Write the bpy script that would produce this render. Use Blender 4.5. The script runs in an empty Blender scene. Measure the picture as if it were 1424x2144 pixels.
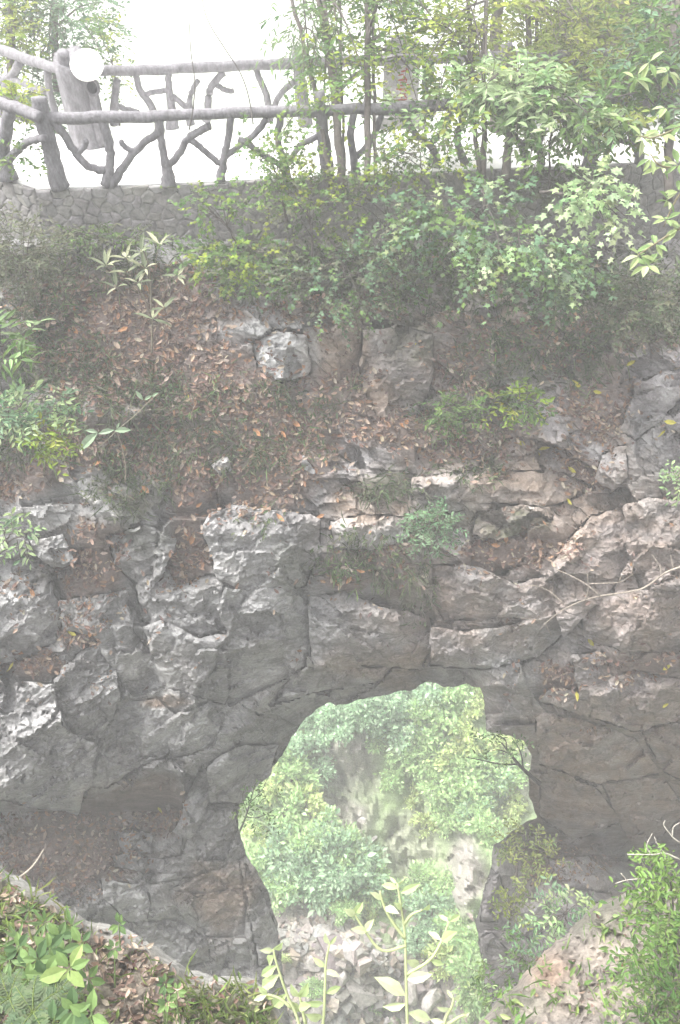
import bpy, math, random
import numpy as np
from mathutils import Vector, Matrix
from mathutils.geometry import delaunay_2d_cdt

rng = np.random.default_rng(11)
random.seed(11)
S = bpy.context.scene

# ------------------------------------------------------------------ camera
W0, H0, FPX = 1424.0, 2144.0, 1690.0
PITCH = math.radians(40.8)
CAM = np.array((0.0, 0.0, 4.5))
cd = bpy.data.cameras.new('camera'); cam = bpy.data.objects.new('camera', cd)
S.collection.objects.link(cam)
cd.sensor_fit = 'VERTICAL'; cd.sensor_height = 24.0; cd.lens = 24.0 * FPX / H0
cd.clip_start = 0.05; cd.clip_end = 2000
cam.location = CAM; cam.rotation_euler = (math.pi / 2 - PITCH, 0, 0)
S.camera = cam

# ------------------------------------------------------------------ sky, sun, exposure
SUN_EL, SUN_AZ = math.radians(60), math.radians(-78)
wd = bpy.data.worlds.new('World'); S.world = wd; wd.use_nodes = True
nt = wd.node_tree; nt.nodes.clear()
sky = nt.nodes.new('ShaderNodeTexSky'); sky.sky_type = 'NISHITA'; sky.sun_disc = False
sky.sun_elevation = SUN_EL; sky.sun_rotation = SUN_AZ
sky.air_density = 1.0; sky.dust_density = 6.0; sky.ozone_density = 1.0
hs = nt.nodes.new('ShaderNodeHueSaturation'); hs.inputs['Saturation'].default_value = 0.12
bg = nt.nodes.new('ShaderNodeBackground'); bg.inputs['Strength'].default_value = 0.15
wo = nt.nodes.new('ShaderNodeOutputWorld')
nt.links.new(sky.outputs[0], hs.inputs['Color']); nt.links.new(hs.outputs[0], bg.inputs['Color'])
nt.links.new(bg.outputs[0], wo.inputs['Surface'])
sl = bpy.data.lights.new('sun', 'SUN'); sl.energy = 1.1; sl.angle = math.radians(40); sl.color = (1.0, 0.97, 0.92)
so = bpy.data.objects.new('sun', sl); S.collection.objects.link(so)
sd = Vector((math.sin(SUN_AZ) * math.cos(SUN_EL), math.cos(SUN_AZ) * math.cos(SUN_EL), math.sin(SUN_EL)))
so.rotation_euler = sd.to_track_quat('Z', 'Y').to_euler()
so.location = (-6, 10, 25)
S.view_settings.view_transform = 'Standard'; S.view_settings.look = 'None'
S.view_settings.gamma = 1.0; S.view_settings.use_curve_mapping = False
S.view_settings.exposure = 2.15
S.render.engine = 'CYCLES'
S.cycles.use_denoising = True
S.cycles.max_bounces = 6; S.cycles.diffuse_bounces = 3; S.cycles.transmission_bounces = 3
S.cycles.volume_bounces = 1; S.cycles.transparent_max_bounces = 4
HAZE_DENSITY = 0.0053

# ------------------------------------------------------------------ view helpers: a pixel of the photo and a distance make a point
cp, sp = math.cos(PITCH), math.sin(PITCH)
def ray(px, py):
    px = np.asarray(px, float); py = np.asarray(py, float)
    a = (px - W0 / 2) / FPX; b = (H0 / 2 - py) / FPX
    return np.stack([a, cp + b * sp, -sp + b * cp], -1)
def at(px, py, t): return CAM + ray(px, py) * np.asarray(t, float)[..., None]
def on_z(px, py, z):
    d = ray(px, py); return CAM + d * ((z - CAM[2]) / d[2])
def on_line(px, py, A, B):          # vertical plane through plan points A, B
    d = ray(px, py); n = np.array((-(B[1] - A[1]), B[0] - A[0]))
    t = (n @ (np.array(A[:2]) - CAM[:2])) / (n @ d[:2]); return CAM + d * t
def on_y(px, py, y):
    d = ray(px, py); return CAM + d * (y / d[1])
def sstep(a, b, x):
    u = np.clip((x - a) / (b - a), 0, 1); return u * u * (3 - 2 * u)

# ------------------------------------------------------------------ noise
def h2(ix, iy, s):
    n = (ix.astype(np.int64) * 374761393 + iy.astype(np.int64) * 668265263 + s * 1442695041) & 0x7fffffff
    n = ((n ^ (n >> 13)) * 1274126177) & 0x7fffffff
    n = ((n ^ (n >> 16)) * 1103515245 + 12345) & 0x7fffffff
    return (n & 0xffffff) / float(0x1000000)
def vn(x, y, s=0):
    ix = np.floor(x); iy = np.floor(y); fx = x - ix; fy = y - iy
    fx = fx * fx * fx * (fx * (fx * 6 - 15) + 10); fy = fy * fy * fy * (fy * (fy * 6 - 15) + 10)
    a = h2(ix, iy, s); b = h2(ix + 1, iy, s); c = h2(ix, iy + 1, s); d = h2(ix + 1, iy + 1, s)
    return (a + (b - a) * fx) * (1 - fy) + (c + (d - c) * fx) * fy
def fbm(x, y, s=0, o=4):
    v = 0; a = .5; t = 0
    for i in range(o):
        v = v + a * vn(x * 2 ** i, y * 2 ** i, s + 17 * i); t += a; a *= .5
    return v / t - .5
def facets(x, y, s=0, slope=1.0):
    """fractured-rock relief: each cell is a tilted plane of its own"""
    ix = np.floor(x); iy = np.floor(y)
    best = np.full(x.shape, 1e9); out = np.zeros(x.shape)
    for dx in (-1, 0, 1):
        for dy in (-1, 0, 1):
            cx = ix + dx; cy = iy + dy
            qx = cx + h2(cx, cy, s); qy = cy + h2(cx, cy, s + 1)
            d = (x - qx) ** 2 + (y - qy) ** 2
            hgt = (h2(cx, cy, s + 2) - .5) + slope * ((h2(cx, cy, s + 3) - .5) * (x - qx) + (h2(cx, cy, s + 4) - .5) * (y - qy)) * 2
            m = d < best
            best = np.where(m, d, best); out = np.where(m, hgt, out)
    return out

# ------------------------------------------------------------------ mesh helpers
C = S.collection
ALB = [.66]  # colour scale; raised for the valley so its brighter light sits in the colours
class MB:
    def __init__(s): s.v = []; s.f = []; s.c = []; s.n = 0
    def add(s, v, f, col=(.5, .5, .5)):
        v = np.asarray(v, float).reshape(-1, 3); f = np.asarray(f, np.int64).reshape(-1, 3)
        col = np.asarray(col, float)
        if col.ndim == 1: col = np.tile(col[:3], (len(v), 1))
        s.v.append(v); s.f.append(f + s.n); s.c.append(col[:, :3]); s.n += len(v)
    def mesh(s, name, mat, smooth=False):
        me = bpy.data.meshes.new(name)
        v = np.concatenate(s.v); f = np.concatenate(s.f); c = np.concatenate(s.c) * ALB[0]
        me.vertices.add(len(v)); me.vertices.foreach_set('co', v.astype(np.float32).ravel())
        me.loops.add(f.size); me.loops.foreach_set('vertex_index', f.astype(np.int32).ravel())
        me.polygons.add(len(f)); me.polygons.foreach_set('loop_start', np.arange(0, f.size, 3, dtype=np.int32))
        me.polygons.foreach_set('use_smooth', np.full(len(f), smooth, dtype=bool))
        at_ = me.attributes.new('col', 'FLOAT_COLOR', 'POINT')
        at_.data.foreach_set('color', np.concatenate([c, np.ones((len(c), 1))], 1).astype(np.float32).ravel())
        me.update(calc_edges=True); me.validate()
        me.materials.append(mat)
        return me
    def obj(s, name, mat, parent=None, smooth=False, origin=None):
        if origin is not None:
            o3 = np.asarray(origin, float); s.v = [v - o3 for v in s.v]
        o = bpy.data.objects.new(name, s.mesh(name, mat, smooth)); C.objects.link(o)
        if origin is not None: o.location = origin
        if parent is not None: o.parent = parent; o.matrix_parent_inverse = Matrix.Translation(-Vector(parent.location))
        return o
def tag(o, label=None, cat=None, group=None, kind=None):
    if label: o['label'] = label
    if cat: o['category'] = cat
    if group: o['group'] = group
    if kind: o['kind'] = kind
    return o
def empty(name, loc, label=None, cat=None, group=None):
    o = bpy.data.objects.new(name, None); C.objects.link(o); o.location = Vector([float(q) for q in loc]); o.empty_display_size = .2
    return tag(o, label, cat, group)
def unit(v):
    v = np.asarray(v, float); return v / np.maximum(np.linalg.norm(v, axis=-1, keepdims=True), 1e-9)
def smooth_path(P, n=6):
    P = np.asarray(P, float)
    if len(P) < 3: 
        u = np.linspace(0, 1, n + 1)[:, None]; return P[0] * (1 - u) + P[-1] * u
    Q = np.vstack([2 * P[0] - P[1], P, 2 * P[-1] - P[-2]]); out = []
    for i in range(1, len(Q) - 2):
        for u in np.linspace(0, 1, n, endpoint=False):
            p0, p1, p2, p3 = Q[i - 1:i + 3]
            out.append(.5 * (2 * p1 + (p2 - p0) * u + (2 * p0 - 5 * p1 + 4 * p2 - p3) * u * u + (3 * p1 - p0 - 3 * p2 + p3) * u ** 3))
    out.append(P[-1]); return np.array(out)
def tube(mb, P, r, sides=8, col=(.5, .5, .5), cap=True, rough=0.0, colfn=None):
    P = np.asarray(P, float); n = len(P)
    r = np.interp(np.linspace(0, 1, n), np.linspace(0, 1, len(np.atleast_1d(r))), np.atleast_1d(r)) if np.ndim(r) else np.full(n, r)
    T = unit(np.gradient(P, axis=0)); ref = np.array((.31, .17, .93)) if abs(T[0][2]) < .8 else np.array((.2, .95, .1))
    V = []
    for i in range(n):
        X = unit(np.cross(T[i], ref)); Y = np.cross(T[i], X)
        a = np.linspace(0, 2 * math.pi, sides, endpoint=False)
        rr = r[i] * (1 + rough * rng.uniform(-1, 1, sides))
        V.append(P[i] + (np.cos(a) * rr)[:, None] * X + (np.sin(a) * rr)[:, None] * Y)
    V = np.concatenate(V); F = []
    for i in range(n - 1):
        for k in range(sides):
            a = i * sides + k; b = i * sides + (k + 1) % sides
            F += [(a, b, b + sides), (a, b + sides, a + sides)]
    if cap:
        V = np.vstack([V, P[0], P[-1]]); m = n * sides
        for k in range(sides):
            F.append((m, (k + 1) % sides, k)); F.append((m + 1, (n - 1) * sides + k, (n - 1) * sides + (k + 1) % sides))
    mb.add(V, F, col)
def box(mb, x0, x1, y0, y1, z0, z1, col=(.5, .5, .5)):
    v = [(x, y, z) for x in (x0, x1) for y in (y0, y1) for z in (z0, z1)]
    q = [(0, 1, 3, 2), (4, 6, 7, 5), (0, 4, 5, 1), (2, 3, 7, 6), (0, 2, 6, 4), (1, 5, 7, 3)]
    mb.add(v, [t for a, b, c, d in q for t in ((a, b, c), (a, c, d))], col)
def prism(mb, poly, z0, z1, col):            # plan polygon (convex or simple fan) between two heights
    n = len(poly); v = [(x, y, z0) for x, y in poly] + [(x, y, z1) for x, y in poly]; f = []
    for i in range(1, n - 1): f += [(n, n + i, n + i + 1), (0, i + 1, i)]
    for i in range(n):
        j = (i + 1) % n; f += [(i, j, n + j), (i, n + j, n + i)]
    mb.add(v, f, col)

# ------------------------------------------------------------------ materials
def rock_material(name):
    m = bpy.data.materials.new(name); m.use_nodes = True; t = m.node_tree; t.nodes.clear(); L = t.links; N = t.nodes.new
    out = N('ShaderNodeOutputMaterial'); bs = N('ShaderNodeBsdfPrincipled'); a = N('ShaderNodeAttribute'); a.attribute_name = 'col'; g = N('ShaderNodeNewGeometry')
    def noise(scale, vec, det=8, rough=.65):
        n = N('ShaderNodeTexNoise'); n.inputs['Scale'].default_value = scale; n.inputs['Detail'].default_value = det; n.inputs['Roughness'].default_value = rough; L.new(vec, n.inputs['Vector']); return n.outputs['Fac']
    def rng_(v, a0, a1, b0, b1):
        r = N('ShaderNodeMapRange'); L.new(v, r.inputs[0])
        for i, q in enumerate((a0, a1, b0, b1)): r.inputs[i + 1].default_value = q
        return r.outputs[0]
    def mth(op, x, y):
        q = N('ShaderNodeMath'); q.operation = op
        for i, v in enumerate((x, y)):
            if isinstance(v, (int, float)): q.inputs[i].default_value = v
            else: L.new(v, q.inputs[i])
        return q.outputs[0]
    pos = g.outputs['Position']
    wn = N('ShaderNodeTexNoise'); wn.inputs['Scale'].default_value = 1.3; wn.inputs['Detail'].default_value = 5; L.new(pos, wn.inputs['Vector'])
    wv = N('ShaderNodeVectorMath'); wv.operation = 'MULTIPLY_ADD'; wv.inputs[1].default_value = (.9, .9, .9); L.new(wn.outputs['Color'], wv.inputs[0]); L.new(pos, wv.inputs[2])
    mp = N('ShaderNodeMapping'); mp.inputs['Rotation'].default_value = (.55, .5, .3); mp.inputs['Scale'].default_value = (.8, 1.6, 7); L.new(wv.outputs[0], mp.inputs['Vector'])
    bed = noise(2.2, mp.outputs[0], 6, .6); big = noise(1.6, pos, 6, .6); fine = noise(24, pos, 8, .72)
    vo = N('ShaderNodeTexVoronoi'); vo.feature = 'DISTANCE_TO_EDGE'; vo.inputs['Scale'].default_value = .95; mp2 = N('ShaderNodeMapping'); mp2.inputs['Scale'].default_value = (1, 1, 1.7); mp2.inputs['Rotation'].default_value = (.3, .7, 0); L.new(wv.outputs[0], mp2.inputs['Vector']); L.new(mp2.outputs[0], vo.inputs['Vector'])
    crk = rng_(vo.outputs['Distance'], 0.0, .028, 0.0, 1.0); gate = rng_(noise(2.1, pos, 3, .5), .46, .56, 0.0, 1.0); crk = mth('MAXIMUM', crk, gate)
    k = mth('MULTIPLY', rng_(big, .3, .7, .72, 1.28), mth('MULTIPLY', rng_(bed, .3, .7, .78, 1.2), rng_(fine, .3, .7, .72, 1.28)))
    k = mth('MULTIPLY', k, rng_(crk, 0, 1, .8, 1.0))
    mx = N('ShaderNodeMix'); mx.data_type = 'RGBA'; mx.blend_type = 'MULTIPLY'; mx.inputs[0].default_value = 1; L.new(a.outputs['Color'], mx.inputs[6]); L.new(k, mx.inputs[7]); L.new(mx.outputs[2], bs.inputs['Base Color'])
    bs.inputs['Roughness'].default_value = .9; bs.inputs['Specular IOR Level'].default_value = .25
    h = mth('ADD', mth('MULTIPLY', bed, 1.2), mth('ADD', mth('MULTIPLY', fine, .5), mth('MULTIPLY', crk, .6)))
    b = N('ShaderNodeBump'); b.inputs['Strength'].default_value = .8; b.inputs['Distance'].default_value = .05; L.new(h, b.inputs['Height']); L.new(b.outputs[0], bs.inputs['Normal'])
    L.new(bs.outputs[0], out.inputs['Surface']); return m
def mat_attr(name, rough=.85, scale=9.0, amp=.35, bump=.5, bscale=25.0, trans=0.0, spec=.3, crack=0.0, streak=None, sat=1.0, val=1.0):
    m = bpy.data.materials.new(name); m.use_nodes = True; t = m.node_tree; t.nodes.clear(); L = t.links
    out = t.nodes.new('ShaderNodeOutputMaterial'); bs = t.nodes.new('ShaderNodeBsdfPrincipled')
    a = t.nodes.new('ShaderNodeAttribute'); a.attribute_name = 'col'
    g = t.nodes.new('ShaderNodeNewGeometry')
    vec = g.outputs['Position']
    if streak:
        mp = t.nodes.new('ShaderNodeMapping'); mp.inputs['Scale'].default_value = streak; mp.inputs['Rotation'].default_value = (.3, .5, .2)
        L.new(vec, mp.inputs['Vector']); vec = mp.outputs[0]
    n1 = t.nodes.new('ShaderNodeTexNoise'); n1.inputs['Scale'].default_value = scale; n1.inputs['Detail'].default_value = 8; n1.inputs['Roughness'].default_value = .68
    L.new(vec, n1.inputs['Vector'])
    mr = t.nodes.new('ShaderNodeMapRange'); mr.inputs[1].default_value = .3; mr.inputs[2].default_value = .7
    mr.inputs[3].default_value = 1 - amp; mr.inputs[4].default_value = 1 + amp
    L.new(n1.outputs['Fac'], mr.inputs[0])
    mx = t.nodes.new('ShaderNodeMix'); mx.data_type = 'RGBA'; mx.blend_type = 'MULTIPLY'; mx.inputs[0].default_value = 1
    hsv = t.nodes.new('ShaderNodeHueSaturation'); hsv.inputs['Saturation'].default_value = sat; hsv.inputs['Value'].default_value = val; L.new(a.outputs['Color'], hsv.inputs['Color'])
    L.new(hsv.outputs[0], mx.inputs[6]); L.new(mr.outputs[0], mx.inputs[7])
    L.new(mx.outputs[2], bs.inputs['Base Color'])
    bs.inputs['Roughness'].default_value = rough; bs.inputs['Specular IOR Level'].default_value = spec
    last = bs.outputs[0]
    if bump:
        n2 = t.nodes.new('ShaderNodeTexNoise'); n2.inputs['Scale'].default_value = bscale; n2.inputs['Detail'].default_value = 7; n2.inputs['Roughness'].default_value = .7
        L.new(vec, n2.inputs['Vector'])
        b = t.nodes.new('ShaderNodeBump'); b.inputs['Strength'].default_value = bump; b.inputs['Distance'].default_value = .035
        h = n2.outputs['Fac']
        if crack:
            vo = t.nodes.new('ShaderNodeTexVoronoi'); vo.feature = 'DISTANCE_TO_EDGE'; vo.inputs['Scale'].default_value = crack
            L.new(vec, vo.inputs['Vector'])
            m2 = t.nodes.new('ShaderNodeMapRange'); m2.inputs[1].default_value = 0; m2.inputs[2].default_value = .06; m2.inputs[3].default_value = -.5; m2.inputs[4].default_value = 0
            L.new(vo.outputs['Distance'], m2.inputs[0])
            ad = t.nodes.new('ShaderNodeMath'); L.new(h, ad.inputs[0]); L.new(m2.outputs[0], ad.inputs[1]); h = ad.outputs[0]
        L.new(h, b.inputs['Height']); L.new(b.outputs[0], bs.inputs['Normal'])
    if trans:
        tr = t.nodes.new('ShaderNodeBsdfTranslucent'); L.new(mx.outputs[2], tr.inputs['Color'])
        ms = t.nodes.new('ShaderNodeMixShader'); ms.inputs[0].default_value = trans
        L.new(last, ms.inputs[1]); L.new(tr.outputs[0], ms.inputs[2]); last = ms.outputs[0]
    L.new(last, out.inputs['Surface'])
    return m
M_ROCK = rock_material('fractured_limestone')
M_SOIL = mat_attr('earth_and_humus', .95, 14, .5, .8, 30)
M_LEAF = mat_attr('green_leaf', .6, 20, .18, 0, trans=.38, spec=.12, sat=1.12, val=1.05)
M_FAR = mat_attr('valley_leaf', .6, 20, .18, 0, trans=.35, spec=.12)
M_DRY = mat_attr('dry_leaf', .8, 25, .2, 0, trans=.15, spec=.2)
M_BARK = mat_attr('bark', .9, 18, .4, .6, 40, streak=(1, 1, .25))
M_CONC = mat_attr('branch_cast_concrete', .85, 14, .42, 1.0, 26, streak=(1, 1, .5))
M_STONE = mat_attr('rubble_stone', .9, 8, .4, .7, 22)
M_PALE = mat_attr('overexposed_pale_concrete', .85, 3, .12, .3, 30)  # light concrete; the overexposed look of path and lid is put into their white
M_PAINT = mat_attr('red_paint', .7, 8, .2, 0)

# ------------------------------------------------------------------ leaf templates (x across, y along, z up), all triangles
def tpl_oval(w=.42, fold=.10):
    v = np.array([(0, 0, 0), (-w * .8, .35, fold), (-w * .75, .65, fold * .8), (0, 1, -.06), (w * .75, .65, fold * .8), (w * .8, .35, fold), (0, .5, 0)]) * (.5, 1, 1) 
    f = [(0, 6, 1), (1, 6, 2), (2, 6, 3), (3, 6, 4), (4, 6, 5), (5, 6, 0)]
    return v, np.array(f)
def tpl_diamond(w=.5, fold=.08):
    v = np.array([(0, 0, 0), (-w / 2, .45, fold), (0, 1, -.03), (w / 2, .45, fold)]); return v, np.array([(0, 2, 1), (0, 3, 2)])
def tpl_lance(w=.2):
    v = np.array([(0, 0, 0), (-w / 2, .3, .03), (0, .4, 0), (w / 2, .3, .03), (-w * .4, .65, .01), (w * .4, .65, .01), (0, 1, -.14)])
    return v, np.array([(0, 2, 1), (0, 3, 2), (1, 2, 4), (2, 3, 5), (2, 6, 4), (2, 5, 6)])
def tpl_maple():
    o = [(0, 0), (-.32, -.02), (-.2, .2), (-.55, .42), (-.18, .5), (0, 1.0), (.18, .5), (.55, .42), (.2, .2), (.32, -.02)]
    v = [(0, .28, .0)] + [(x, y, -.1 * (abs(x) + max(0, y - .5))) for x, y in o]
    return np.array(v), np.array([(0, i + 1 if i < 10 else 1, i) for i in range(1, 11)])
def tpl_curl(w=.42):           # dry leaf, curled
    v = np.array([(0, 0, .12), (-w / 2, .3, .1), (0, .35, 0), (w / 2, .3, .12), (-w * .42, .7, .16), (0, .7, .03), (w * .42, .7, .06), (0, 1, .2)])
    return v, np.array([(0, 2, 1), (0, 3, 2), (1, 2, 4), (2, 5, 4), (2, 3, 6), (2, 6, 5), (4, 5, 7), (5, 6, 7)])
TPL = dict(oval=tpl_oval(), diamond=tpl_diamond(), lance=tpl_lance(), maple=tpl_maple(), curl=tpl_curl(), blade=tpl_lance(.07), broad=tpl_oval(.62))
def put_leaves(mb, kind, pos, d, nrm, size, col):
    v, f = TPL[kind]; n = len(pos)
    d = unit(d); X = unit(np.cross(d, nrm)); N = np.cross(X, d)
    size = np.broadcast_to(np.asarray(size, float), (n,))
    P = (v[None, :, 0, None] * X[:, None] + v[None, :, 1, None] * d[:, None] + v[None, :, 2, None] * N[:, None]) * size[:, None, None] + pos[:, None]
    F = f[None] + (np.arange(n) * len(v))[:, None, None]
    Cc = np.repeat(np.asarray(col)[:, None], len(v), 1)
    mb.add(P.reshape(-1, 3), F.reshape(-1, 3), Cc.reshape(-1, 3))
def palette(n, cols, jit=.18):
    cols = np.asarray(cols, float); i = rng.integers(0, len(cols), n)
    k = rng.uniform(1 - jit, 1 + jit, (n, 1)); return cols[i] * k * rng.uniform(.94, 1.06, (n, 3))
def leaf_mesh(kind, col, mat, name='leaf'):
    v, f = TPL[kind]
    mb = MB(); mb.add(v, f, col); return mb.mesh(name, mat)
def leaf_obj(me, parent, pos, d, nrm, size, name='leaf'):
    d = unit(d); X = unit(np.cross(d, nrm)); N = np.cross(X, d)
    o = bpy.data.objects.new(name, me); C.objects.link(o)
    m = Matrix(((X[0], d[0], N[0], 0), (X[1], d[1], N[1], 0), (X[2], d[2], N[2], 0), (0, 0, 0, 1)))
    o.parent = parent; o.matrix_parent_inverse = Matrix.Translation(-Vector(parent.location))
    o.matrix_basis = Matrix.Translation(Vector([float(q) for q in pos])) @ m @ Matrix.Scale(float(size), 4)
    return o
RIGHT = np.array((1., 0, 0)); FWD = np.array((0, cp, -sp)); UPV = np.array((0, sp, cp)); UP = np.array((0, 0, 1.))
GAPS = [(1100, 270, 1270, 350, .6), (870, 260, 990, 345, .6), (700, 370, 900, 480, .6), (690, 0, 760, 200, .6), (798, 128, 874, 208, .06), (230, 225, 440, 385, .03), (985, 250, 1105, 350, .5), (690, 190, 800, 350, .35), (60, 385, 400, 480, .15), (640, 240, 700, 350, .4)]
def project(P):
    q = P - CAM; z = q @ FWD; return W0 / 2 + FPX * (q @ RIGHT) / z, H0 / 2 - FPX * (q @ UPV) / z
def foliage(mb, tw, px, py, t, rx, ry, rd, n, m, kind, leaf, cols, droop=.25, length=.5, upn=1.0, shell=.5, clump=0):
    """n sprays of m leaves inside an ellipsoid: centre by pixel and distance, half-sizes rx, ry in pixels and rd in metres of depth"""
    c = at(px, py, t); k = t / FPX
    u = unit(rng.normal(size=(n, 3))); r = rng.uniform(0, 1, n) ** shell
    if clump:
        cc = unit(rng.normal(size=(clump, 3))) * (rng.uniform(.15, 1, (clump, 1)) ** .5)
        w = cc[rng.integers(0, clump, n)] + rng.normal(size=(n, 3)) * .17
    else: w = u * r[:, None]
    o = c + w[:, :1] * rx * k * RIGHT + w[:, 1:2] * ry * k * UP + w[:, 2:3] * rd * np.array((0, 1., 0))
    if 11 < t < 14.5 and py < 520:
        gx_, gy_ = project(o); ok = np.ones(n, bool)
        for x0, y0, x1, y1, kp in GAPS: ok &= ~((gx_ > x0) & (gx_ < x1) & (gy_ > y0) & (gy_ < y1) & (rng.uniform(size=n) > kp))
        o, w = o[ok], w[ok]; n = len(o)
    outw = unit(w[:, :1] * RIGHT + w[:, 1:2] * UP * .6 + w[:, 2:3] * np.array((0, 1., 0)))
    d = unit(outw * .8 + rng.normal(size=(n, 3)) * .55 + UP * .1); L = length * rng.uniform(.5, 1.2, n)
    j = (np.arange(m) + .6) / m
    P = o[:, None] + d[:, None] * (L[:, None] * j[None])[..., None] - UP * (droop * (L[:, None] * j[None] ** 2))[..., None]
    side = np.where(np.arange(m) % 2 == 0, 1., -1.)
    hz = unit(np.cross(d, UP) + 1e-4)
    ld = d[:, None] * .6 + hz[:, None] * side[None, :, None] * .9 - UP * (droop * .8) + rng.normal(size=(n, m, 3)) * .28
    ln = UP * upn + rng.normal(size=(n, m, 3)) * .45 - np.array((0, .35, 0))
    size = leaf * rng.uniform(.6, 1.25, (n, m))
    base = palette(n, cols, .2)
    col = np.repeat(base[:, None], m, 1) * rng.uniform(.8, 1.2, (n, m, 1))
    put_leaves(mb, kind, P.reshape(-1, 3), ld.reshape(-1, 3), ln.reshape(-1, 3), size.ravel(), col.reshape(-1, 3))
    if tw is not None:
        e = o + d * L[:, None] - UP * (droop * L)[:, None]; r0 = .006 * t / 12
        a = np.cross(d, UP); a = unit(a + 1e-4) * r0; b = UP * r0
        V = np.stack([o + a, o - a, o + b, e + a * .4, e - a * .4, e + b * .4], 1)
        F = np.array([(0, 1, 4), (0, 4, 3), (1, 2, 5), (1, 5, 4), (2, 0, 3), (2, 3, 5)])
        tw.add(V.reshape(-1, 3), (F[None] + (np.arange(n) * 6)[:, None, None]).reshape(-1, 3), (.13, .11, .085))
    return c, o

# ------------------------------------------------------------------ polygons in the picture plane
def inside(px, py, poly):
    r = np.zeros(px.shape, bool); n = len(poly)
    for i in range(n):
        x0, y0 = poly[i]; x1, y1 = poly[(i + 1) % n]
        c = ((y0 > py) != (y1 > py)); 
        with np.errstate(divide='ignore', invalid='ignore'):
            xi = (x1 - x0) * (py - y0) / (y1 - y0 if y1 != y0 else 1e-9) + x0
        r ^= c & (px < xi)
    return r
def nearest(px, py, poly):
    best = np.full(px.shape, 1e18); qx = np.zeros(px.shape); qy = np.zeros(px.shape); n = len(poly)
    for i in range(n):
        x0, y0 = poly[i]; x1, y1 = poly[(i + 1) % n]; dx, dy = x1 - x0, y1 - y0
        u = np.clip(((px - x0) * dx + (py - y0) * dy) / (dx * dx + dy * dy + 1e-9), 0, 1)
        ax, ay = x0 + u * dx, y0 + u * dy; d = (px - ax) ** 2 + (py - ay) ** 2; m = d < best
        best = np.where(m, d, best); qx = np.where(m, ax, qx); qy = np.where(m, ay, qy)
    return np.sqrt(best), qx, qy
def rough_poly(poly, step=9, amp=3.0, s=0, scale=.03):
    out = []; n = len(poly)
    for i in range(n):
        a = np.array(poly[i], float); b = np.array(poly[(i + 1) % n], float)
        k = max(1, int(np.linalg.norm(b - a) / step))
        for u in range(k): out.append(a + (b - a) * u / k)
    out = np.array(out)
    out[:, 0] += amp * 2.4 * fbm(out[:, 0] * scale, out[:, 1] * scale, s, 4)
    out[:, 1] += amp * 2.4 * fbm(out[:, 0] * scale + 9.3, out[:, 1] * scale, s + 5, 4)
    return out

HOLE = [(598, 2060), (590, 1992), (580, 1940), (562, 1870), (522, 1802), (498, 1735), (502, 1690), (532, 1642), (580, 1600), (610, 1542), (640, 1505),
        (668, 1482), (690, 1470), (704, 1476), (735, 1470), (800, 1458), (868, 1440), (892, 1427), (930, 1438), (978, 1431), (1006, 1440), (1015, 1480), (1016, 1530),
        (1058, 1540), (1098, 1550), (1113, 1578), (1106, 1640), (1112, 1688), (1124, 1712), (1075, 1738), (1036, 1770), (1024, 1830), (1008, 1890), (994, 1925),
        (1004, 1990), (1012, 2042), (1030, 2120), (1010, 2230), (620, 2230)]
HOLE = rough_poly(HOLE, 7, 5.0, 3, .045)

# ------------------------------------------------------------------ cliff: cover masks (what lies where on the rock)
def blobs(px, py, L, warp=34):
    wx = px + warp * 2 * fbm(px * .012, py * .012, 71, 4); wy = py + warp * 2 * fbm(px * .012 + 40, py * .012, 72, 4)
    v = np.zeros(px.shape)
    for cx, cy, rx, ry, k in L:
        d = ((wx - cx) / rx) ** 2 + ((wy - cy) / ry) ** 2
        v = np.maximum(v, k * np.clip(1.35 - d * .9, 0, 1))
    return v
LITTER = [(270, 640, 220, 80, 1), (250, 750, 230, 100, 1), (430, 820, 170, 110, 1), (590, 900, 140, 110, 1), (280, 930, 250, 70, .9), (560, 990, 140, 60, 1),
          (400, 1020, 60, 90, 1), (392, 1160, 46, 80, 1), (200, 1190, 72, 85, 1), (170, 1310, 50, 40, 1), (70, 1390, 75, 42, 1), (790, 1185, 110, 62, .9),
          (715, 1222, 45, 28, 1), (1085, 1150, 120, 45, 1), (1220, 985, 55, 52, .9), (1185, 1430, 55, 45, 1), (1330, 1405, 120, 32, .9), (140, 1770, 170, 105, 1),
          (330, 1690, 75, 55, 1), (950, 920, 150, 60, .8), (860, 890, 140, 45, .9), (700, 850, 110, 90, .8), (1190, 1800, 95, 50, 1), (560, 1060, 70, 30, .8), (1250, 860, 90, 60, .7),
          (700, 650, 160, 40, .7), (1180, 700, 120, 60, .6), (980, 760, 90, 90, .6), (1330, 700, 110, 70, .5), (60, 1000, 90, 60, .7), (1240, 1530, 40, 20, .6)]
GREEN = [(70, 620, 130, 110, .8), (120, 770, 150, 70, .9), (320, 830, 220, 60, .7), (450, 930, 230, 60, .7), (1130, 740, 170, 100, .9), (980, 870, 110, 60, .7), (1330, 650, 150, 80, .9),
         (820, 1010, 55, 30, 1), (900, 1105, 60, 60, .8), (700, 560, 260, 90, 1), (1050, 560, 260, 90, .9), (300, 560, 220, 40, .6), (260, 1020, 90, 60, .7), (640, 840, 110, 40, .6),
          (60, 900, 130, 70, .7), (780, 1170, 110, 60, .5), (980, 970, 90, 30, .5), (880, 1220, 40, 80, .6), (540, 1120, 60, 50, .25), (1360, 560, 100, 60, .7)]
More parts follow.
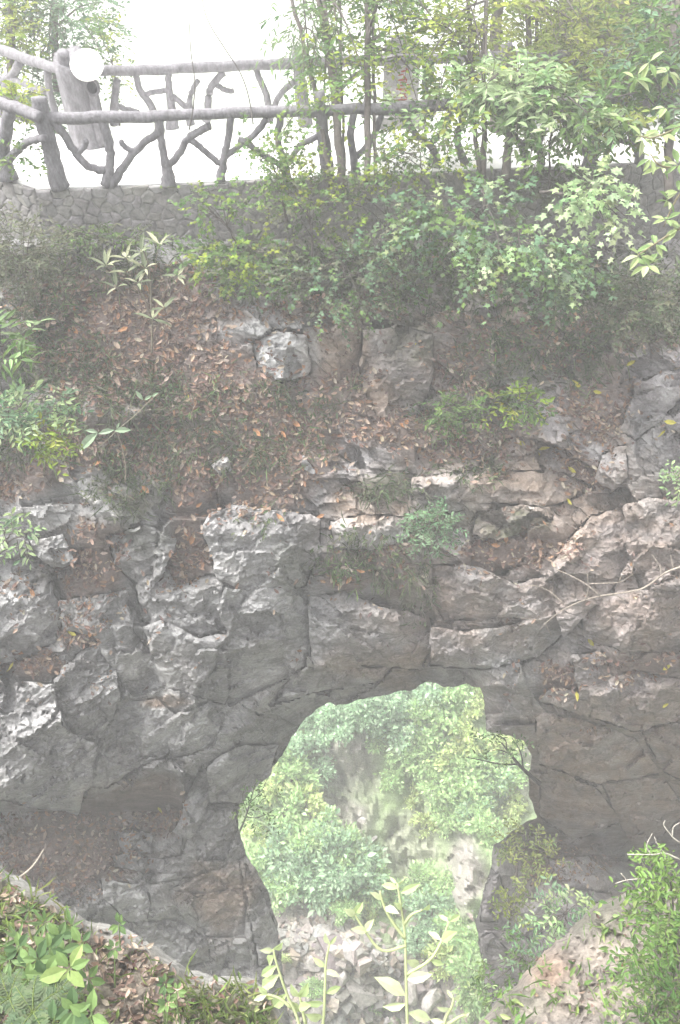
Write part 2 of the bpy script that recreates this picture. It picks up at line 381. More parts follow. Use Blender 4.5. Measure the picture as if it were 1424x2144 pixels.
BEIGE = [(720, 740, 45, 70, 1), (1065, 650, 34, 55, 1), (800, 840, 40, 60, .9), (1270, 780, 45, 45, .8), (780, 1055, 95, 55, 1), (1080, 1005, 100, 28, .9), (1180, 1060, 110, 40, .7),
         (345, 1470, 50, 12, 1), (460, 1880, 70, 70, .9), (920, 660, 50, 40, .6), (730, 1400, 60, 20, .5), (280, 1680, 110, 35, .6), (870, 1375, 50, 25, .7), (1150, 1120, 90, 60, .6)]
WARM = [(1250, 1150, 260, 190, .7), (1280, 1620, 260, 170, 1), (960, 1260, 170, 90, .7), (840, 1380, 140, 40, .6), (460, 1900, 70, 80, .9), (1350, 1280, 140, 120, .7), (800, 780, 160, 120, .5), (1000, 1000, 250, 60, .6), (1180, 1560, 120, 90, .9)]
MOSS = [(1070, 1090, 80, 26, .9), (820, 1010, 36, 20, 1), (870, 710, 60, 50, .6), (620, 1190, 50, 50, .45), (270, 1070, 40, 30, .8), (960, 1080, 60, 30, .6), (300, 1130, 60, 30, .4), (840, 1230, 60, 40, .5)]

def base_t(px, py):
    t = np.interp(py, [380, 500, 700, 900, 1050, 1200, 1430, 1600, 1800, 2000, 2300], [13.2, 13.5, 13.35, 13.4, 13.5, 14.0, 15.1, 16.3, 17.9, 19.4, 21.8])
    t = t + .0006 * (px - 712) * (1 - sstep(800, 1200, py))
    t = t - 1.3 * np.clip((330 - px) / 330, 0, 1.5) * sstep(1150, 1500, py)
    t = t - .9 * np.clip((px - 1150) / 300, 0, 1.5) * sstep(900, 1250, py) * (1 - sstep(1430, 1560, py))
    # overhang and cave under the right shoulder
    ov = sstep(1030, 1130, px)
    t = t + ov * np.interp(py, [1440, 1500, 1600, 1720, 1790, 1840, 1900, 2000], [0, .3, 1.4, 3.4, 6.5, 4.6, 1.6, .6])
    ledge = sstep(1330, 1180, px) * sstep(1740, 1800, py) * ov
    t = t - ledge * np.interp(py, [1740, 1800, 1850, 1900, 2000], [1.2, 3.4, 2.8, .9, .2])
    # litter pocket at the lower left: an overhung shelf
    pk = sstep(430, 330, px) * sstep(1640, 1700, py) * (1 - sstep(1880, 1960, py))
    t = t + pk * np.interp(py, [1640, 1700, 1760, 1900], [.3, 1.5, .8, -.6])
    return t
def soft_mask(px, py):
    l = blobs(px, py, LITTER); g = blobs(px, py, GREEN); return l, g, np.clip(np.maximum(l, g * .8), 0, 1)
def cliff_t(px, py, fine=True):
    t = base_t(px, py); k = t / FPX
    l, g, sf = soft_mask(px, py); hard = (1 - .78 * sf); fh = hard * (1 - .8 * sstep(1030, 1130, px) * sstep(1480, 1560, py))
    X = (px - 712) * .0083; Y = (py - 1072) * .0083
    a = .5; X2 = X * math.cos(a) + Y * math.sin(a); Y2 = -X * math.sin(a) + Y * math.cos(a)
    wx = .5 * fbm(X * .7, Y * .7, 5); wy = .5 * fbm(X * .7, Y * .7, 6)
    t = t + hard * (.65 * facets(X2 * .55 + wx, Y2 * .8 + wy, 31, 1.0) + .34 * facets(X * 1.5 + wx, Y * 1.9 + wy, 41, 1.0))
    t = t + fh * .11 * facets(X2 * 3.2 + wx * 2, Y2 * 5.0 + wy, 51, .8) + .35 * fbm(X * .6, Y * .6, 9, 3)
    if fine: t = t + fh * .03 * facets(X * 8 + wx * 4, Y * 11, 61, .8) + .05 * fbm(X * 5, Y * 5, 13, 4)
    st = sstep(680, 560, px) * sstep(1380, 1480, py); al = (-X + .8 * Y) / 1.28; ac = (.8 * X + Y) / 1.28
    t = t + hard * st * (.30 * facets(al * .45 + wx, ac * 2.2 + wy, 361, .9) + .12 * facets(al * 1.2 + wx, ac * 6, 371, .9))
    # soffit: the rock curls away towards the opening
    d, qx, qy = nearest(px, py, HOLE)
    top = sstep(1780, 1620, py) * sstep(1030, 960, px)
    t = t + top * 1.7 * np.exp(-(d / 62) ** 1.5) + (1 - top) * .5 * np.exp(-d / 25)
    return t
def mixc(c, m, k):
    return c * (1 - np.clip(m, 0, 1)[:, None]) + np.asarray(k, float) * np.clip(m, 0, 1)[:, None]
def cliff_col(px, py, rock_only=False):
    X = px * .0083; Y = py * .0083
    n = fbm(X * 1.1, Y * 1.1, 81, 5); n2 = fbm(X * 4, Y * 6, 82, 4)
    c = np.array((.42, .416, .413)) * (1 + .9 * n + .7 * n2)[:, None]
    c = mixc(c, np.clip(2.2 * fbm(X * .8, Y * .8, 84, 4) + .2, 0, .6) * (.35 + .65 * sstep(550, 1050, px)), (.35, .31, .315)); c = mixc(c, np.clip(3 * fbm(X * 1.3 + 9, Y * 1.3, 85, 4) - .1, 0, .5) * (.3 + .7 * sstep(550, 1050, px)), (.37, .31, .26))
    w = blobs(px, py, WARM, 60) * (.75 + 1.2 * n2)
    c = mixc(c, w * .95, (.35, .265, .21))
    c = mixc(c, blobs(px, py, BEIGE, 25) * (.85 + n2), (.42, .33, .265))
    c = mixc(c, np.clip(blobs(px, py, MOSS, 25) * (.6 + 2.0 * n2), 0, .85), (.10, .12, .055))
    if not rock_only:
        l, g, sf = soft_mask(px, py)
        c = mixc(c, np.clip(l * 1.3 - .1 + 1.2 * n2, 0, 1) * .92, np.array((.20, .15, .13)))
        c = mixc(c, np.clip(g * 1.1 - .15 + 1.5 * n2, 0, 1) * .8, np.array((.19, .18, .145)))
    return np.clip(c, .02, .8)

BL = [  # outline, offset, gx, gy, crease
 ([(420,1112),(440,1072),(490,1058),(560,1066),(640,1076),(668,1088),(672,1150),(640,1225),(600,1245),(520,1240),(455,1215),(440,1160)], -.75, .15, .7, ((425,1128),(665,1108))),
 ([(470,1232),(640,1235),(662,1262),(640,1400),(560,1440),(480,1480),(462,1420),(475,1320),(455,1270)], -.25, .55, .9, None),
 ([(300,1312),(340,1300),(420,1335),(472,1325),(480,1450),(470,1475),(350,1440),(325,1390)], -.5, -.2, 1.0, ((300,1320),(470,1348))),
 ([(125,1255),(190,1248),(265,1235),(280,1320),(340,1395),(345,1440),(280,1460),(225,1390),(200,1330),(130,1320)], -.35, .3, .8, ((125,1270),(270,1256))),
 ([(-90,1190),(0,1172),(60,1162),(102,1182),(110,1235),(128,1290),(120,1340),(60,1380),(0,1392),(-90,1400)], -.8, .35, .8, ((0,1270),(118,1244))),
 ([(110,1425),(160,1372),(216,1328),(238,1370),(252,1460),(215,1545),(160,1555),(125,1490)], -.65, .7, .3, ((110,1440),(235,1352))),
 ([(-80,1450),(0,1438),(55,1428),(115,1432),(130,1520),(170,1545),(206,1560),(192,1640),(160,1702),(60,1690),(0,1672),(-80,1680)], -.9, .15, .85, ((0,1452),(120,1446))),
 ([(208,1548),(250,1470),(330,1462),(372,1500),(352,1580),(300,1602),(218,1652),(192,1642)], -.55, .2, .7, None),
 ([(345,1505),(380,1490),(440,1472),(465,1510),(444,1562),(360,1592)], -.3, .3, 1.0, None),
 ([(222,1122),(300,1100),(372,1130),(350,1182),(320,1232),(280,1220),(240,1180)], -.3, -.4, .3, None),
 ([(282,1222),(350,1192),(372,1232),(470,1222),(478,1322),(420,1332),(300,1302)], -.15, .2, .95, ((282,1232),(470,1240))),
 ([(645,1252),(720,1236),(800,1270),(900,1292),(906,1350),(880,1402),(760,1392),(660,1412),(645,1330)], -.55, -.1, .9, ((645,1268),(900,1312))),
 ([(905,1182),(1000,1186),(1080,1222),(1190,1192),(1200,1250),(1150,1302),(1060,1290),(930,1302),(905,1260)], -.5, .0, .8, ((905,1198),(1190,1222))),
 ([(900,1312),(1000,1322),(1100,1300),(1190,1270),(1196,1312),(1130,1372),(1020,1402),(900,1392)], -.6, .2, .9, ((900,1330),(1190,1298))),
 ([(1245,1000),(1262,950),(1310,930),(1316,1000),(1284,1030)], -.3, .2, .3, ((1245,990),(1316,970))),
 ([(1330,802),(1390,782),(1428,770),(1428,830),(1384,880),(1330,922),(1300,902)], -.45, .6, .2, ((1320,820),(1428,785))),
 ([(758,692),(830,680),(905,700),(908,780),(880,872),(792,880),(755,800)], -.25, .05, .55, None),
 ([(528,722),(580,690),(640,700),(652,780),(590,802),(540,772)], -.18, -.2, .5, None),
 ([(1198,1372),(1260,1360),(1284,1420),(1230,1500),(1130,1468),(1150,1440),(1212,1452)], -.4, .1, .7, ((1190,1392),(1284,1385))),
 ([(1232,1436),(1330,1402),(1440,1424),(1440,1502),(1330,1532),(1240,1502)], -.6, .1, .95, ((1232,1452),(1440,1448))),
 ([(1140,1212),(1190,1130),(1240,1080),(1300,1062),(1330,1150),(1262,1260),(1180,1332)], -.35, .65, .3, None),
 ([(1302,1062),(1360,1040),(1440,1050),(1440,1200),(1342,1240),(1312,1150)], -.4, -.2, .6, ((1302,1078),(1440,1068))),
 ([(1212,1262),(1330,1232),(1440,1240),(1440,1372),(1300,1362),(1222,1332)], -.3, -.1, .9, ((1212,1275),(1440,1256))),
 ([(860,1002),(1000,982),(1180,990),(1252,1022),(1160,1060),(1000,1052),(870,1042)], -.25, .05, .6, ((860,1012),(1250,1022))),
 ([(690,1092),(770,1076),(850,1082),(862,1130),(780,1150),(700,1150)], -.2, .0, .6, ((690,1104),(860,1098))),
 ([(998,1072),(1090,1056),(1152,1062),(1160,1090),(1040,1130),(990,1120)], -.2, .2, .4, None),
 ([(240,1742),(282,1734),(320,1746),(318,1786),(264,1792)], -.35, .1, .5, ((240,1760),(320,1756))),
 ([(234,1796),(264,1784),(310,1796),(352,1802),(300,1822),(240,1816)], -.5, .1, .6, ((234,1808),(350,1808))),
 ([(210,1842),(290,1850),(316,1880),(310,1922),(270,1932),(220,1882)], -.45, .3, .7, None),
 ([(292,1812),(360,1792),(424,1784),(430,1830),(312,1852)], -.3, .1, .8, ((292,1822),(430,1800))),
 ([(364,1742),(388,1672),(420,1602),(442,1620),(430,1700),(402,1760)], -.45, .4, .3, ((364,1740),(442,1615))),
 ([(432,1602),(500,1560),(582,1560),(566,1622),(500,1682),(440,1682)], -.15, .8, .5, None),
 ([(400,1702),(488,1692),(498,1732),(470,1802),(380,1802)], -.25, .4, .8, ((400,1712),(490,1702))),
 ([(430,1832),(500,1802),(512,1850),(440,1872),(350,1862)], -.25, .2, .8, None),
 ([(280,1932),(370,1920),(430,1962),(442,2012),(370,2030),(300,1972)], -.4, .2, .8, ((280,1945),(435,1975))),
 ([(512,1802),(545,1862),(582,1952),(586,2002),(540,2022),(520,1902)], .15, 1.4, .2, None),
 ([(398,1882),(510,1852),(516,1962),(432,1964)], .05, .2, .9, None),
 ([(60,1130),(130,1120),(160,1180),(110,1190),(70,1160)], -.2, .1, .5, None),
 ([(350,1240),(440,1200),(470,1215),(465,1270),(380,1290)], -.25, .1, .9, ((350,1250),(470,1232))),
 ([(640,1400),(700,1395),(820,1400),(800,1425),(720,1440),(650,1450),(600,1470),(560,1480),(600,1430)], .1, -.2, 1.2, None),
 ([(1058,1900),(1100,1882),(1150,1884),(1130,1962),(1072,1962)], -.3, .1, .7, ((1058,1915),(1150,1902))),
 ([(1004,1962),(1030,1952),(1062,1990),(1066,2060),(1018,2062)], -.2, .1, .8, None),
 ([(1020,1850),(1046,1830),(1060,1890),(1040,1930),(1006,1930)], -.2, .2, .8, None),
 ([(1150,1800),(1230,1790),(1290,1840),(1270,1870),(1160,1860)], -.2, .0, .8, ((1150,1812),(1290,1845))),
 ([(1120,1490),(1230,1510),(1330,1545),(1380,1620),(1250,1640),(1130,1600)], -.35, -.1, 1.3, None),
 ([(1130,1610),(1250,1650),(1300,1720),(1200,1760),(1130,1710)], -.3, -.2, 1.4, None),
 ([(1260,1640),(1390,1625),(1440,1700),(1340,1790),(1300,1730)], -.45, .1, 1.3, None),
 ([(1340,1530),(1440,1510),(1440,1640),(1390,1615)], -.3, .0, 1.2, None),
 ([(790,1090),(805,1080),(820,1090),(826,1106),(806,1112)], -.2, .1, .4, None),
 ([(622,960),(636,956),(660,982),(660,994),(640,984)], -.15, .1, .4, None),
 ([(440,965),(478,955),(486,985),(462,1000)], -.15, .1, .4, None),
 ([(345,1684),(356,1680),(362,1692),(350,1698)], -.15, .1, .4, None),
]
step = 4.0
gx = np.arange(-260, 1690, step); gy = np.arange(500, 2240, step)
GX, GY = np.meshgrid(gx, gy); ny, nx = GX.shape
qx_, qy_ = GX.ravel().copy(), GY.ravel().copy()
ins = inside(qx_, qy_, HOLE)
idx = np.arange(ny * nx).reshape(ny, nx)
a, b, c_, d_ = idx[:-1, :-1].ravel(), idx[:-1, 1:].ravel(), idx[1:, 1:].ravel(), idx[1:, :-1].ravel()
tri = np.concatenate([np.stack([a, d_, c_], 1), np.stack([a, c_, b], 1)])
tri = tri[~ins[tri].all(1)]
used_in = np.zeros(ny * nx, bool); used_in[tri.ravel()] = True; snap = used_in & ins
_, sx, sy = nearest(qx_[snap], qy_[snap], HOLE); qx_[snap] = sx; qy_[snap] = sy
remap = -np.ones(ny * nx, np.int64); keep = np.where(used_in)[0]; remap[keep] = np.arange(len(keep))
px_, py_ = qx_[keep], qy_[keep]; tt = cliff_t(px_, py_)
push = np.zeros(len(px_)); inblk = np.zeros(len(px_), bool)
for poly, off, *_r in BL:                                   # joints: the rock falls back round and behind each block
    P_ = np.array(poly, float); lo, hi = P_.min(0) - 30, P_.max(0) + 30
    sel = np.where((px_ > lo[0]) & (px_ < hi[0]) & (py_ > lo[1]) & (py_ < hi[1]))[0]
    X_, Y_ = px_[sel], py_[sel]; d_in = inside(X_, Y_, P_); d_, _, _ = nearest(X_, Y_, P_)
    big = 1.0 if np.prod(np.ptp(P_, axis=0)) > 2500 else .4
    push[sel] = np.maximum(push[sel], np.where(d_in, .55 * big, (.07 if py_[sel].mean() > 1050 else .04) * big * np.exp(-(d_ / 11) ** 2)))
hd, _, _ = nearest(px_, py_, HOLE); tt = tt + push * np.clip(hd / 30, 0, 1)
mb = MB(); mb.add(at(px_, py_, tt), remap[tri], cliff_col(px_, py_))
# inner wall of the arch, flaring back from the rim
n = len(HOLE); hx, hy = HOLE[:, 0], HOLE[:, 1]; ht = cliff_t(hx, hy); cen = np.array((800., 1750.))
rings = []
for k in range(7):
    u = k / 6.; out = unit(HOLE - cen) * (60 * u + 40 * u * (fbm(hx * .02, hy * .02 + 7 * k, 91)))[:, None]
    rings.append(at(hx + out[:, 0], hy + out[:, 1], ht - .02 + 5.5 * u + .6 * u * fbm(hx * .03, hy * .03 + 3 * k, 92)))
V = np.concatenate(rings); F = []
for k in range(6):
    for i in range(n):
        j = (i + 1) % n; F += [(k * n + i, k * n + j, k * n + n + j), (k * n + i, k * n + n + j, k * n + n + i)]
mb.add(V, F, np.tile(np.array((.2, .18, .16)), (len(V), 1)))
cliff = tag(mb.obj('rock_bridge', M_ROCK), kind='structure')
cliff['label'] = 'grey natural rock bridge with leaf littered slope above a large arched opening'

# ------------------------------------------------------------------ shaped rocks: an outline in the picture, its own distance, creased faces and a body behind
def rock(poly, tfn, name, mat, parent, colfn, stepi=6.0, depth=1.2, amp=3.0, seed=0, bevel=10, bev=.10):
    P = rough_poly(poly, 7, amp, seed, .05)
    x0, y0 = P.min(0); x1, y1 = P.max(0)
    gx, gy = np.meshgrid(np.arange(x0, x1, stepi), np.arange(y0, y1, stepi)); gx, gy = gx.ravel(), gy.ravel()
    gx = gx + rng.uniform(-.3, .3, gx.shape) * stepi; gy = gy + rng.uniform(-.3, .3, gy.shape) * stepi
    m = inside(gx, gy, P); gx, gy = gx[m], gy[m]
    if len(gx):
        d, _, _ = nearest(gx, gy, P); m = d > stepi * .6; gx, gy = gx[m], gy[m]
    pts = [Vector((float(p[0]), float(p[1]))) for p in P] + [Vector((float(p), float(q))) for p, q in zip(gx, gy)]
    nb = len(P)
    vo, _, fo, vmap, _, _ = delaunay_2d_cdt(pts, [(i, (i + 1) % nb) for i in range(nb)], [], 1, 1e-4)
    v2 = np.array([(p.x, p.y) for p in vo]); F = np.array([f for f in fo if len(f) == 3])
    X, Y = v2[:, 0], v2[:, 1]
    d, _, _ = nearest(X, Y, P)
    t = tfn(X, Y) + bev * np.clip(1 - d / bevel, 0, 1) ** 2
    A = at(X, Y, t); Cc = colfn(X, Y)
    # flip if needed so faces look at the camera
    n0 = np.cross(A[F[0][1]] - A[F[0][0]], A[F[0][2]] - A[F[0][0]])
    if n0 @ (CAM - A[F[0][0]]) < 0: F = F[:, ::-1]
    mb = MB(); mb.add(A, F, Cc)
    cen = P.mean(0); t0 = tfn(P[:, 0], P[:, 1]) + bev
    rings = [at(P[:, 0], P[:, 1], t0)]
    for k in (1, 2, 3):
        Q = cen + (P - cen) * (1 - .05 * k); rings.append(at(Q[:, 0], Q[:, 1], t0 + depth * k / 3))
    V = np.concatenate(rings); FF = []
    for k in range(3):
        for i in range(nb):
            j = (i + 1) % nb; FF += [(k * nb + i, k * nb + nb + j, k * nb + j), (k * nb + i, k * nb + nb + i, k * nb + nb + j)]
    mb.add(V, FF, np.tile(colfn(P[:, 0], P[:, 1]), (4, 1)))
    return mb.obj(name, mat, parent)
for bi, (poly, off, ggx, ggy, cr) in enumerate(BL):
    pc = np.mean(poly, 0); tb = float(cliff_t(np.array([pc[0]]), np.array([pc[1]]), False)[0] * .4 + base_t(np.array([pc[0]]), np.array([pc[1]]))[0] * .6) + off * .7
    tint = rng.uniform(.93, 1.07); k = tb / FPX
    nf = 4; ang = rng.uniform(0, 6.28, nf); gr = rng.uniform(.2, .7, nf); ofs = rng.uniform(.15, .5, nf) * np.linalg.norm(np.ptp(np.array(poly), axis=0)) * .45
    def tfn(X, Y, pc=pc, tb=tb, ggx=ggx, ggy=ggy, cr=cr, k=k, ang=ang, gr=gr, ofs=ofs, bi=bi):
        t = tb + k * (ggx * (X - pc[0]) + ggy * (Y - pc[1]))
        for a, g, o in zip(ang, gr, ofs):
            t = np.maximum(t, tb + k * (ggx * (X - pc[0]) + ggy * (Y - pc[1])) + k * (g + .3) * ((X - pc[0]) * math.cos(a) + (Y - pc[1]) * math.sin(a) - o))
        if cr is not None:
            (xa, ya), (xb, yb) = cr; yc = ya + (yb - ya) * (X - xa) / (xb - xa) + 9 * fbm(X * .03, Y * 0 + bi, 7, 3)
            tcr = tb + k * (ggx * (X - pc[0]) + ggy * (yc - pc[1]))
            t = np.where(Y < yc, np.maximum(t, tcr + k * 1.15 * (yc - Y)), t)
        Xm, Ym = X * .0083, Y * .0083; al = (-Xm + .8 * Ym) / 1.28; ac = (.8 * Xm + Ym) / 1.28; st_ = 1.0 if pc[0] < 620 and pc[1] > 1380 else .35
        cl = cliff_t(X, Y, False); t = .6 * t + .4 * (cl + np.mean(t - cl) * .5 - .12)
        t = t + st_ * (.16 * facets(al * .8 + .4 * fbm(Xm, Ym, 4), ac * 3.2, 380 + bi, .9) + .07 * facets(al * 2, ac * 8, 460 + bi, .9))
        return t + .22 * facets(Xm * 1.5 + .6 * Ym + .5 * fbm(Xm, Ym, 2), Ym * 2.2 - .5 * Xm + .5 * fbm(Xm, Ym, 3), 100 + bi, 1.1) + .05 * facets(Xm * 4 + Ym, Ym * 6 - Xm, 150 + bi, .9) + .02 * facets(Xm * 9, Ym * 13, 200 + bi, .9) + .05 * fbm(Xm * 4, Ym * 4, 5, 4)
    def cfn(X, Y, tint=tint, bi=bi):
        return cliff_col(X, Y, True) * tint
    rock(poly, tfn, 'rock_block', M_ROCK, cliff, cfn, depth=1.3, amp=5.5, seed=bi * 7, bevel=7, bev=.06, stepi=5.0)

from mathutils.bvhtree import BVHTree
def bvh_of(objs):
    V, F, n0 = [], [], 0
    for o in objs:
        me = o.data; v = np.empty(len(me.vertices) * 3, np.float32); me.vertices.foreach_get('co', v); f = np.empty(len(me.loops), np.int32); me.loops.foreach_get('vertex_index', f)
        V.append(v.reshape(-1, 3)); F.append(f.reshape(-1, 3) + n0); n0 += len(V[-1])
    return BVHTree.FromPolygons(np.concatenate(V).tolist(), np.concatenate(F).tolist(), all_triangles=True)
ROCKS = bvh_of([cliff] + [o for o in cliff.children])
def hits(tree_, px, py):
    P, N, K = [], [], []; D = ray(px, py); co = Vector(CAM)
    for i in range(len(px)):
        h, nr, _, _ = tree_.ray_cast(co, Vector(D[i]).normalized())
        if h is None: continue
        if nr.dot(h - co) > 0: nr = -nr
        P.append(h[:]); N.append(nr[:]); K.append(i)
    return np.array(P), np.array(N), np.array(K)
# ------------------------------------------------------------------ far ground and the valley seen through the arch
def vt(px, py):
    t = np.interp(py, [1200, 1430, 1600, 1800, 1950, 2100, 2300], [44, 42, 41.5, 40, 37.5, 35.5, 34])
    t = t + 3.5 * fbm(px * .006, py * .006, 301, 4) + 2.0 * np.exp(-((px - 720) / 70) ** 2 - ((py - 1590) / 70) ** 2) * np.tanh((py - 1590) / 40)
    t = t - 1.4 * np.exp(-((px - 690) / 120) ** 2 - ((py - 1990) / 70) ** 2) - 3.0 * sstep(930, 990, px) * sstep(1700, 1800, py)
    bare = blobs(px, py, [(730, 1590, 75, 75, 1), (700, 1700, 95, 65, .9), (970, 1830, 50, 95, 1), (860, 1760, 65, 85, .8)], 30)
    t = t + bare * (1.1 * facets(px * .022, py * .012, 315, 1.0) + .5 * facets(px * .06, py * .03, 316, 1.0))
    t = t + .5 * facets(px * .03, py * .04, 311, 1.0) * sstep(1850, 1950, py) + .3 * fbm(px * .05, py * .05, 305, 4)
    return t
def vcol(px, py):
    n = fbm(px * .02, py * .02, 321, 5)
    c = np.array((.26, .34, .17)) * (1 + .9 * n)[:, None]
    m = blobs(px, py, [(730, 1590, 70, 70, 1), (700, 1700, 90, 60, .8), (650, 1960, 140, 70, 1), (740, 2060, 220, 90, 1), (970, 1830, 45, 90, 1), (860, 1760, 60, 80, .6), (1090, 1600, 40, 100, .7)], 30)
    c = mixc(c, m * (.9 + n), (.33, .30, .275)); return np.clip(c, .03, .7)
ALB[0] = 1.0  # undimmed colours: the valley's stronger light is put into them
gx = np.arange(150, 1500, 6.); gy = np.arange(1180, 2330, 6.)
GX, GY = np.meshgrid(gx, gy); ny, nx = GX.shape; idx = np.arange(ny * nx).reshape(ny, nx)
a, b, c_, d_ = idx[:-1, :-1].ravel(), idx[:-1, 1:].ravel(), idx[1:, 1:].ravel(), idx[1:, :-1].ravel()
mb = MB(); mb.add(at(GX.ravel(), GY.ravel(), vt(GX.ravel(), GY.ravel())), np.concatenate([np.stack([a, d_, c_], 1), np.stack([a, c_, b], 1)]), vcol(GX.ravel(), GY.ravel()))
tag(mb.obj('valley_slope', M_SOIL), kind='structure')
mb = MB(); g = np.linspace(-240, 240, 60); GX, GY = np.meshgrid(g, g + 120); ny, nx = GX.shape; idx = np.arange(ny * nx).reshape(ny, nx)
a, b, c_, d_ = idx[:-1, :-1].ravel(), idx[:-1, 1:].ravel(), idx[1:, 1:].ravel(), idx[1:, :-1].ravel()
mb.add(np.stack([GX.ravel(), GY.ravel(), -44 + 3 * fbm(GX.ravel() * .03, GY.ravel() * .03, 4)], 1), np.concatenate([np.stack([a, b, c_], 1), np.stack([a, c_, d_], 1)]), (.16, .2, .1))
tag(mb.obj('ground', M_SOIL), kind='structure')

ALB[0] = .66
# ------------------------------------------------------------------ the path over the bridge
FA, FB = (-4.46, 13.09), (4.37, 14.25)          # front edge
AL0, AL1 = (-4.62, 12.98), (-5.56, 13.54)       # its left arm
RA, RB = (-4.76, 15.40), (-.78, 16.07)          # rear edge
RL0, RL1 = (-4.76, 15.40), (-6.29, 16.80)
def ext(A, B, x): s = (x - A[0]) / (B[0] - A[0]); return (x, A[1] + s * (B[1] - A[1]))
mb = MB()
la9 = ext(AL0, AL1, -9.5); cor = ext(FA, FB, -4.78); fr = [(la9[0], la9[1] + .3), (cor[0], cor[1] + .02), ext(FA, FB, 9.5)]; bk = [ext(RA, RB, 9.5), RL0, ext(RL0, RL1, -9.5)]
plan = [(x, y + .03) for x, y in fr] + [(x, y + .12) for x, y in bk]
def deckz(mb, z0, z1, P, col):
    n = len(P); v = [(x, y, z0) for x, y in P] + [(x, y, z1) for x, y in P]
    top = [(6, 7, 11), (7, 10, 11), (7, 8, 10), (8, 9, 10)]; f = list(top) + [(c - 6, b - 6, a - 6) for a, b, c in top]
    for i in range(n):
        j = (i + 1) % n; f += [(i, j, n + j), (i, n + j, n + i)]
    mb.add(v, f, col)
ALB[0] = 1.0
deckz(mb, -.14, 0.0, plan, (.74, .73, .71))
path = tag(mb.obj('path', M_PALE), kind='structure')

ALB[0] = .66
# rubble retaining wall under the path edge: each stone its own piece
def clip_poly(P, a, b, c):       # keep a*x+b*y<=c
    out = []
    for i in range(len(P)):
        p, q = P[i], P[(i + 1) % len(P)]; dp, dq = a * p[0] + b * p[1] - c, a * q[0] + b * q[1] - c
        if dp <= 0: out.append(p)
        if dp * dq < 0:
            u = dp / (dp - dq); out.append((p[0] + u * (q[0] - p[0]), p[1] + u * (q[1] - p[1])))
    return out
def rubble(parent, A, B, z0, z1, cell, setback=0.06, n_out=1.0):
    A = np.array(A); B = np.array(B); L = np.linalg.norm(B - A); d = (B - A) / L; nrm = np.array((d[1], -d[0]))
    nx = int(L / cell); nz = max(1, int((z1 - z0) / (cell * .62)))
    seeds = [((i + .5 + rng.uniform(-.42, .42) + .5 * (j % 2)) * L / nx, z0 + (j + .5 + rng.uniform(-.35, .35)) * (z1 - z0) / nz) for i in range(-1, nx + 1) for j in range(nz)]
    for i, s in enumerate(seeds):
        P = [(0, z0), (L, z0), (L, z1), (0, z1)]
        for j, q in enumerate(seeds):
            if i == j or abs(q[0] - s[0]) > 3 * cell: continue
            ax, az = q[0] - s[0], q[1] - s[1]; P = clip_poly(P, ax, az, (q[0] ** 2 + q[1] ** 2 - s[0] ** 2 - s[1] ** 2) / 2)
            if len(P) < 3: break
        if len(P) < 3: continue
        P = np.array(P); cen = P.mean(0); n = len(P)
        if np.ptp(P[:, 0]) < .06 or np.ptp(P[:, 1]) < .04: continue
        pr = rng.uniform(.012, .035); col = np.array((.30, .293, .287)) * rng.uniform(.88, 1.1) * (1, rng.uniform(.96, 1), rng.uniform(.92, 1))
        P = np.repeat(P, 2, 0); P[1::2] = (P[::2] + np.roll(P[::2], -1, 0)) / 2; P = P + rng.normal(size=P.shape) * .009; n = len(P)
        loops = []
        for sh, dep in ((.995, -.04), (.97, pr * .5), (.72, pr)):
            Q = cen + (P - cen) * sh
            loops.append(np.stack([A[0] + d[0] * Q[:, 0] + nrm[0] * dep, A[1] + d[1] * Q[:, 0] + nrm[1] * dep, Q[:, 1]], 1))
        ctr = np.array([A[0] + d[0] * cen[0] + nrm[0] * pr, A[1] + d[1] * cen[0] + nrm[1] * pr, cen[1]])
        V = np.vstack(loops + [ctr]); F = []
        for k in range(2):
            for q in range(n):
                r = (q + 1) % n; F += [(k * n + q, k * n + r, k * n + n + r), (k * n + q, k * n + n + r, k * n + n + q)]
        F += [(2 * n + q, 2 * n + (q + 1) % n, 3 * n) for q in range(n)]
        m = MB(); m.add(V, F, col); m.obj('stone', M_STONE, parent)
wall = empty('retaining_wall', (FA[0], FA[1], -1.2), 'grey rubble stone retaining wall under the front edge of the white path', 'wall')
mb = MB(); w0, w1 = ext(FA, FB, -4.85), ext(FA, FB, 8.8)
prism(mb, [(w0[0], w0[1] - .05), (w1[0], w1[1] - .05), (w1[0], w1[1] + .9), (w0[0], w0[1] + .9)], -1.6, -.142, (.27, .265, .26)); mb.obj('mortar_core', M_STONE, wall)
rubble(wall, (w0[0], w0[1] - .05), (w1[0], w1[1] - .05), -1.35, -.004, .21)
lw = empty('retaining_wall', (-6, 13.7, -1.2), 'short dark rubble wall left of the corner post, turning away under the path', 'wall')
l1 = ext(AL0, AL1, -9.3)
mb = MB(); prism(mb, [(l1[0], l1[1] - .06), (-4.87, 13.1), (-4.87, 13.9), (l1[0], l1[1] + .9)], -1.6, -.145, (.17, .165, .16)); mb.obj('mortar_core', M_STONE, lw)
rubble(lw, (l1[0], l1[1] - .06), (-4.87, 13.08), -1.3, -.004, .21)

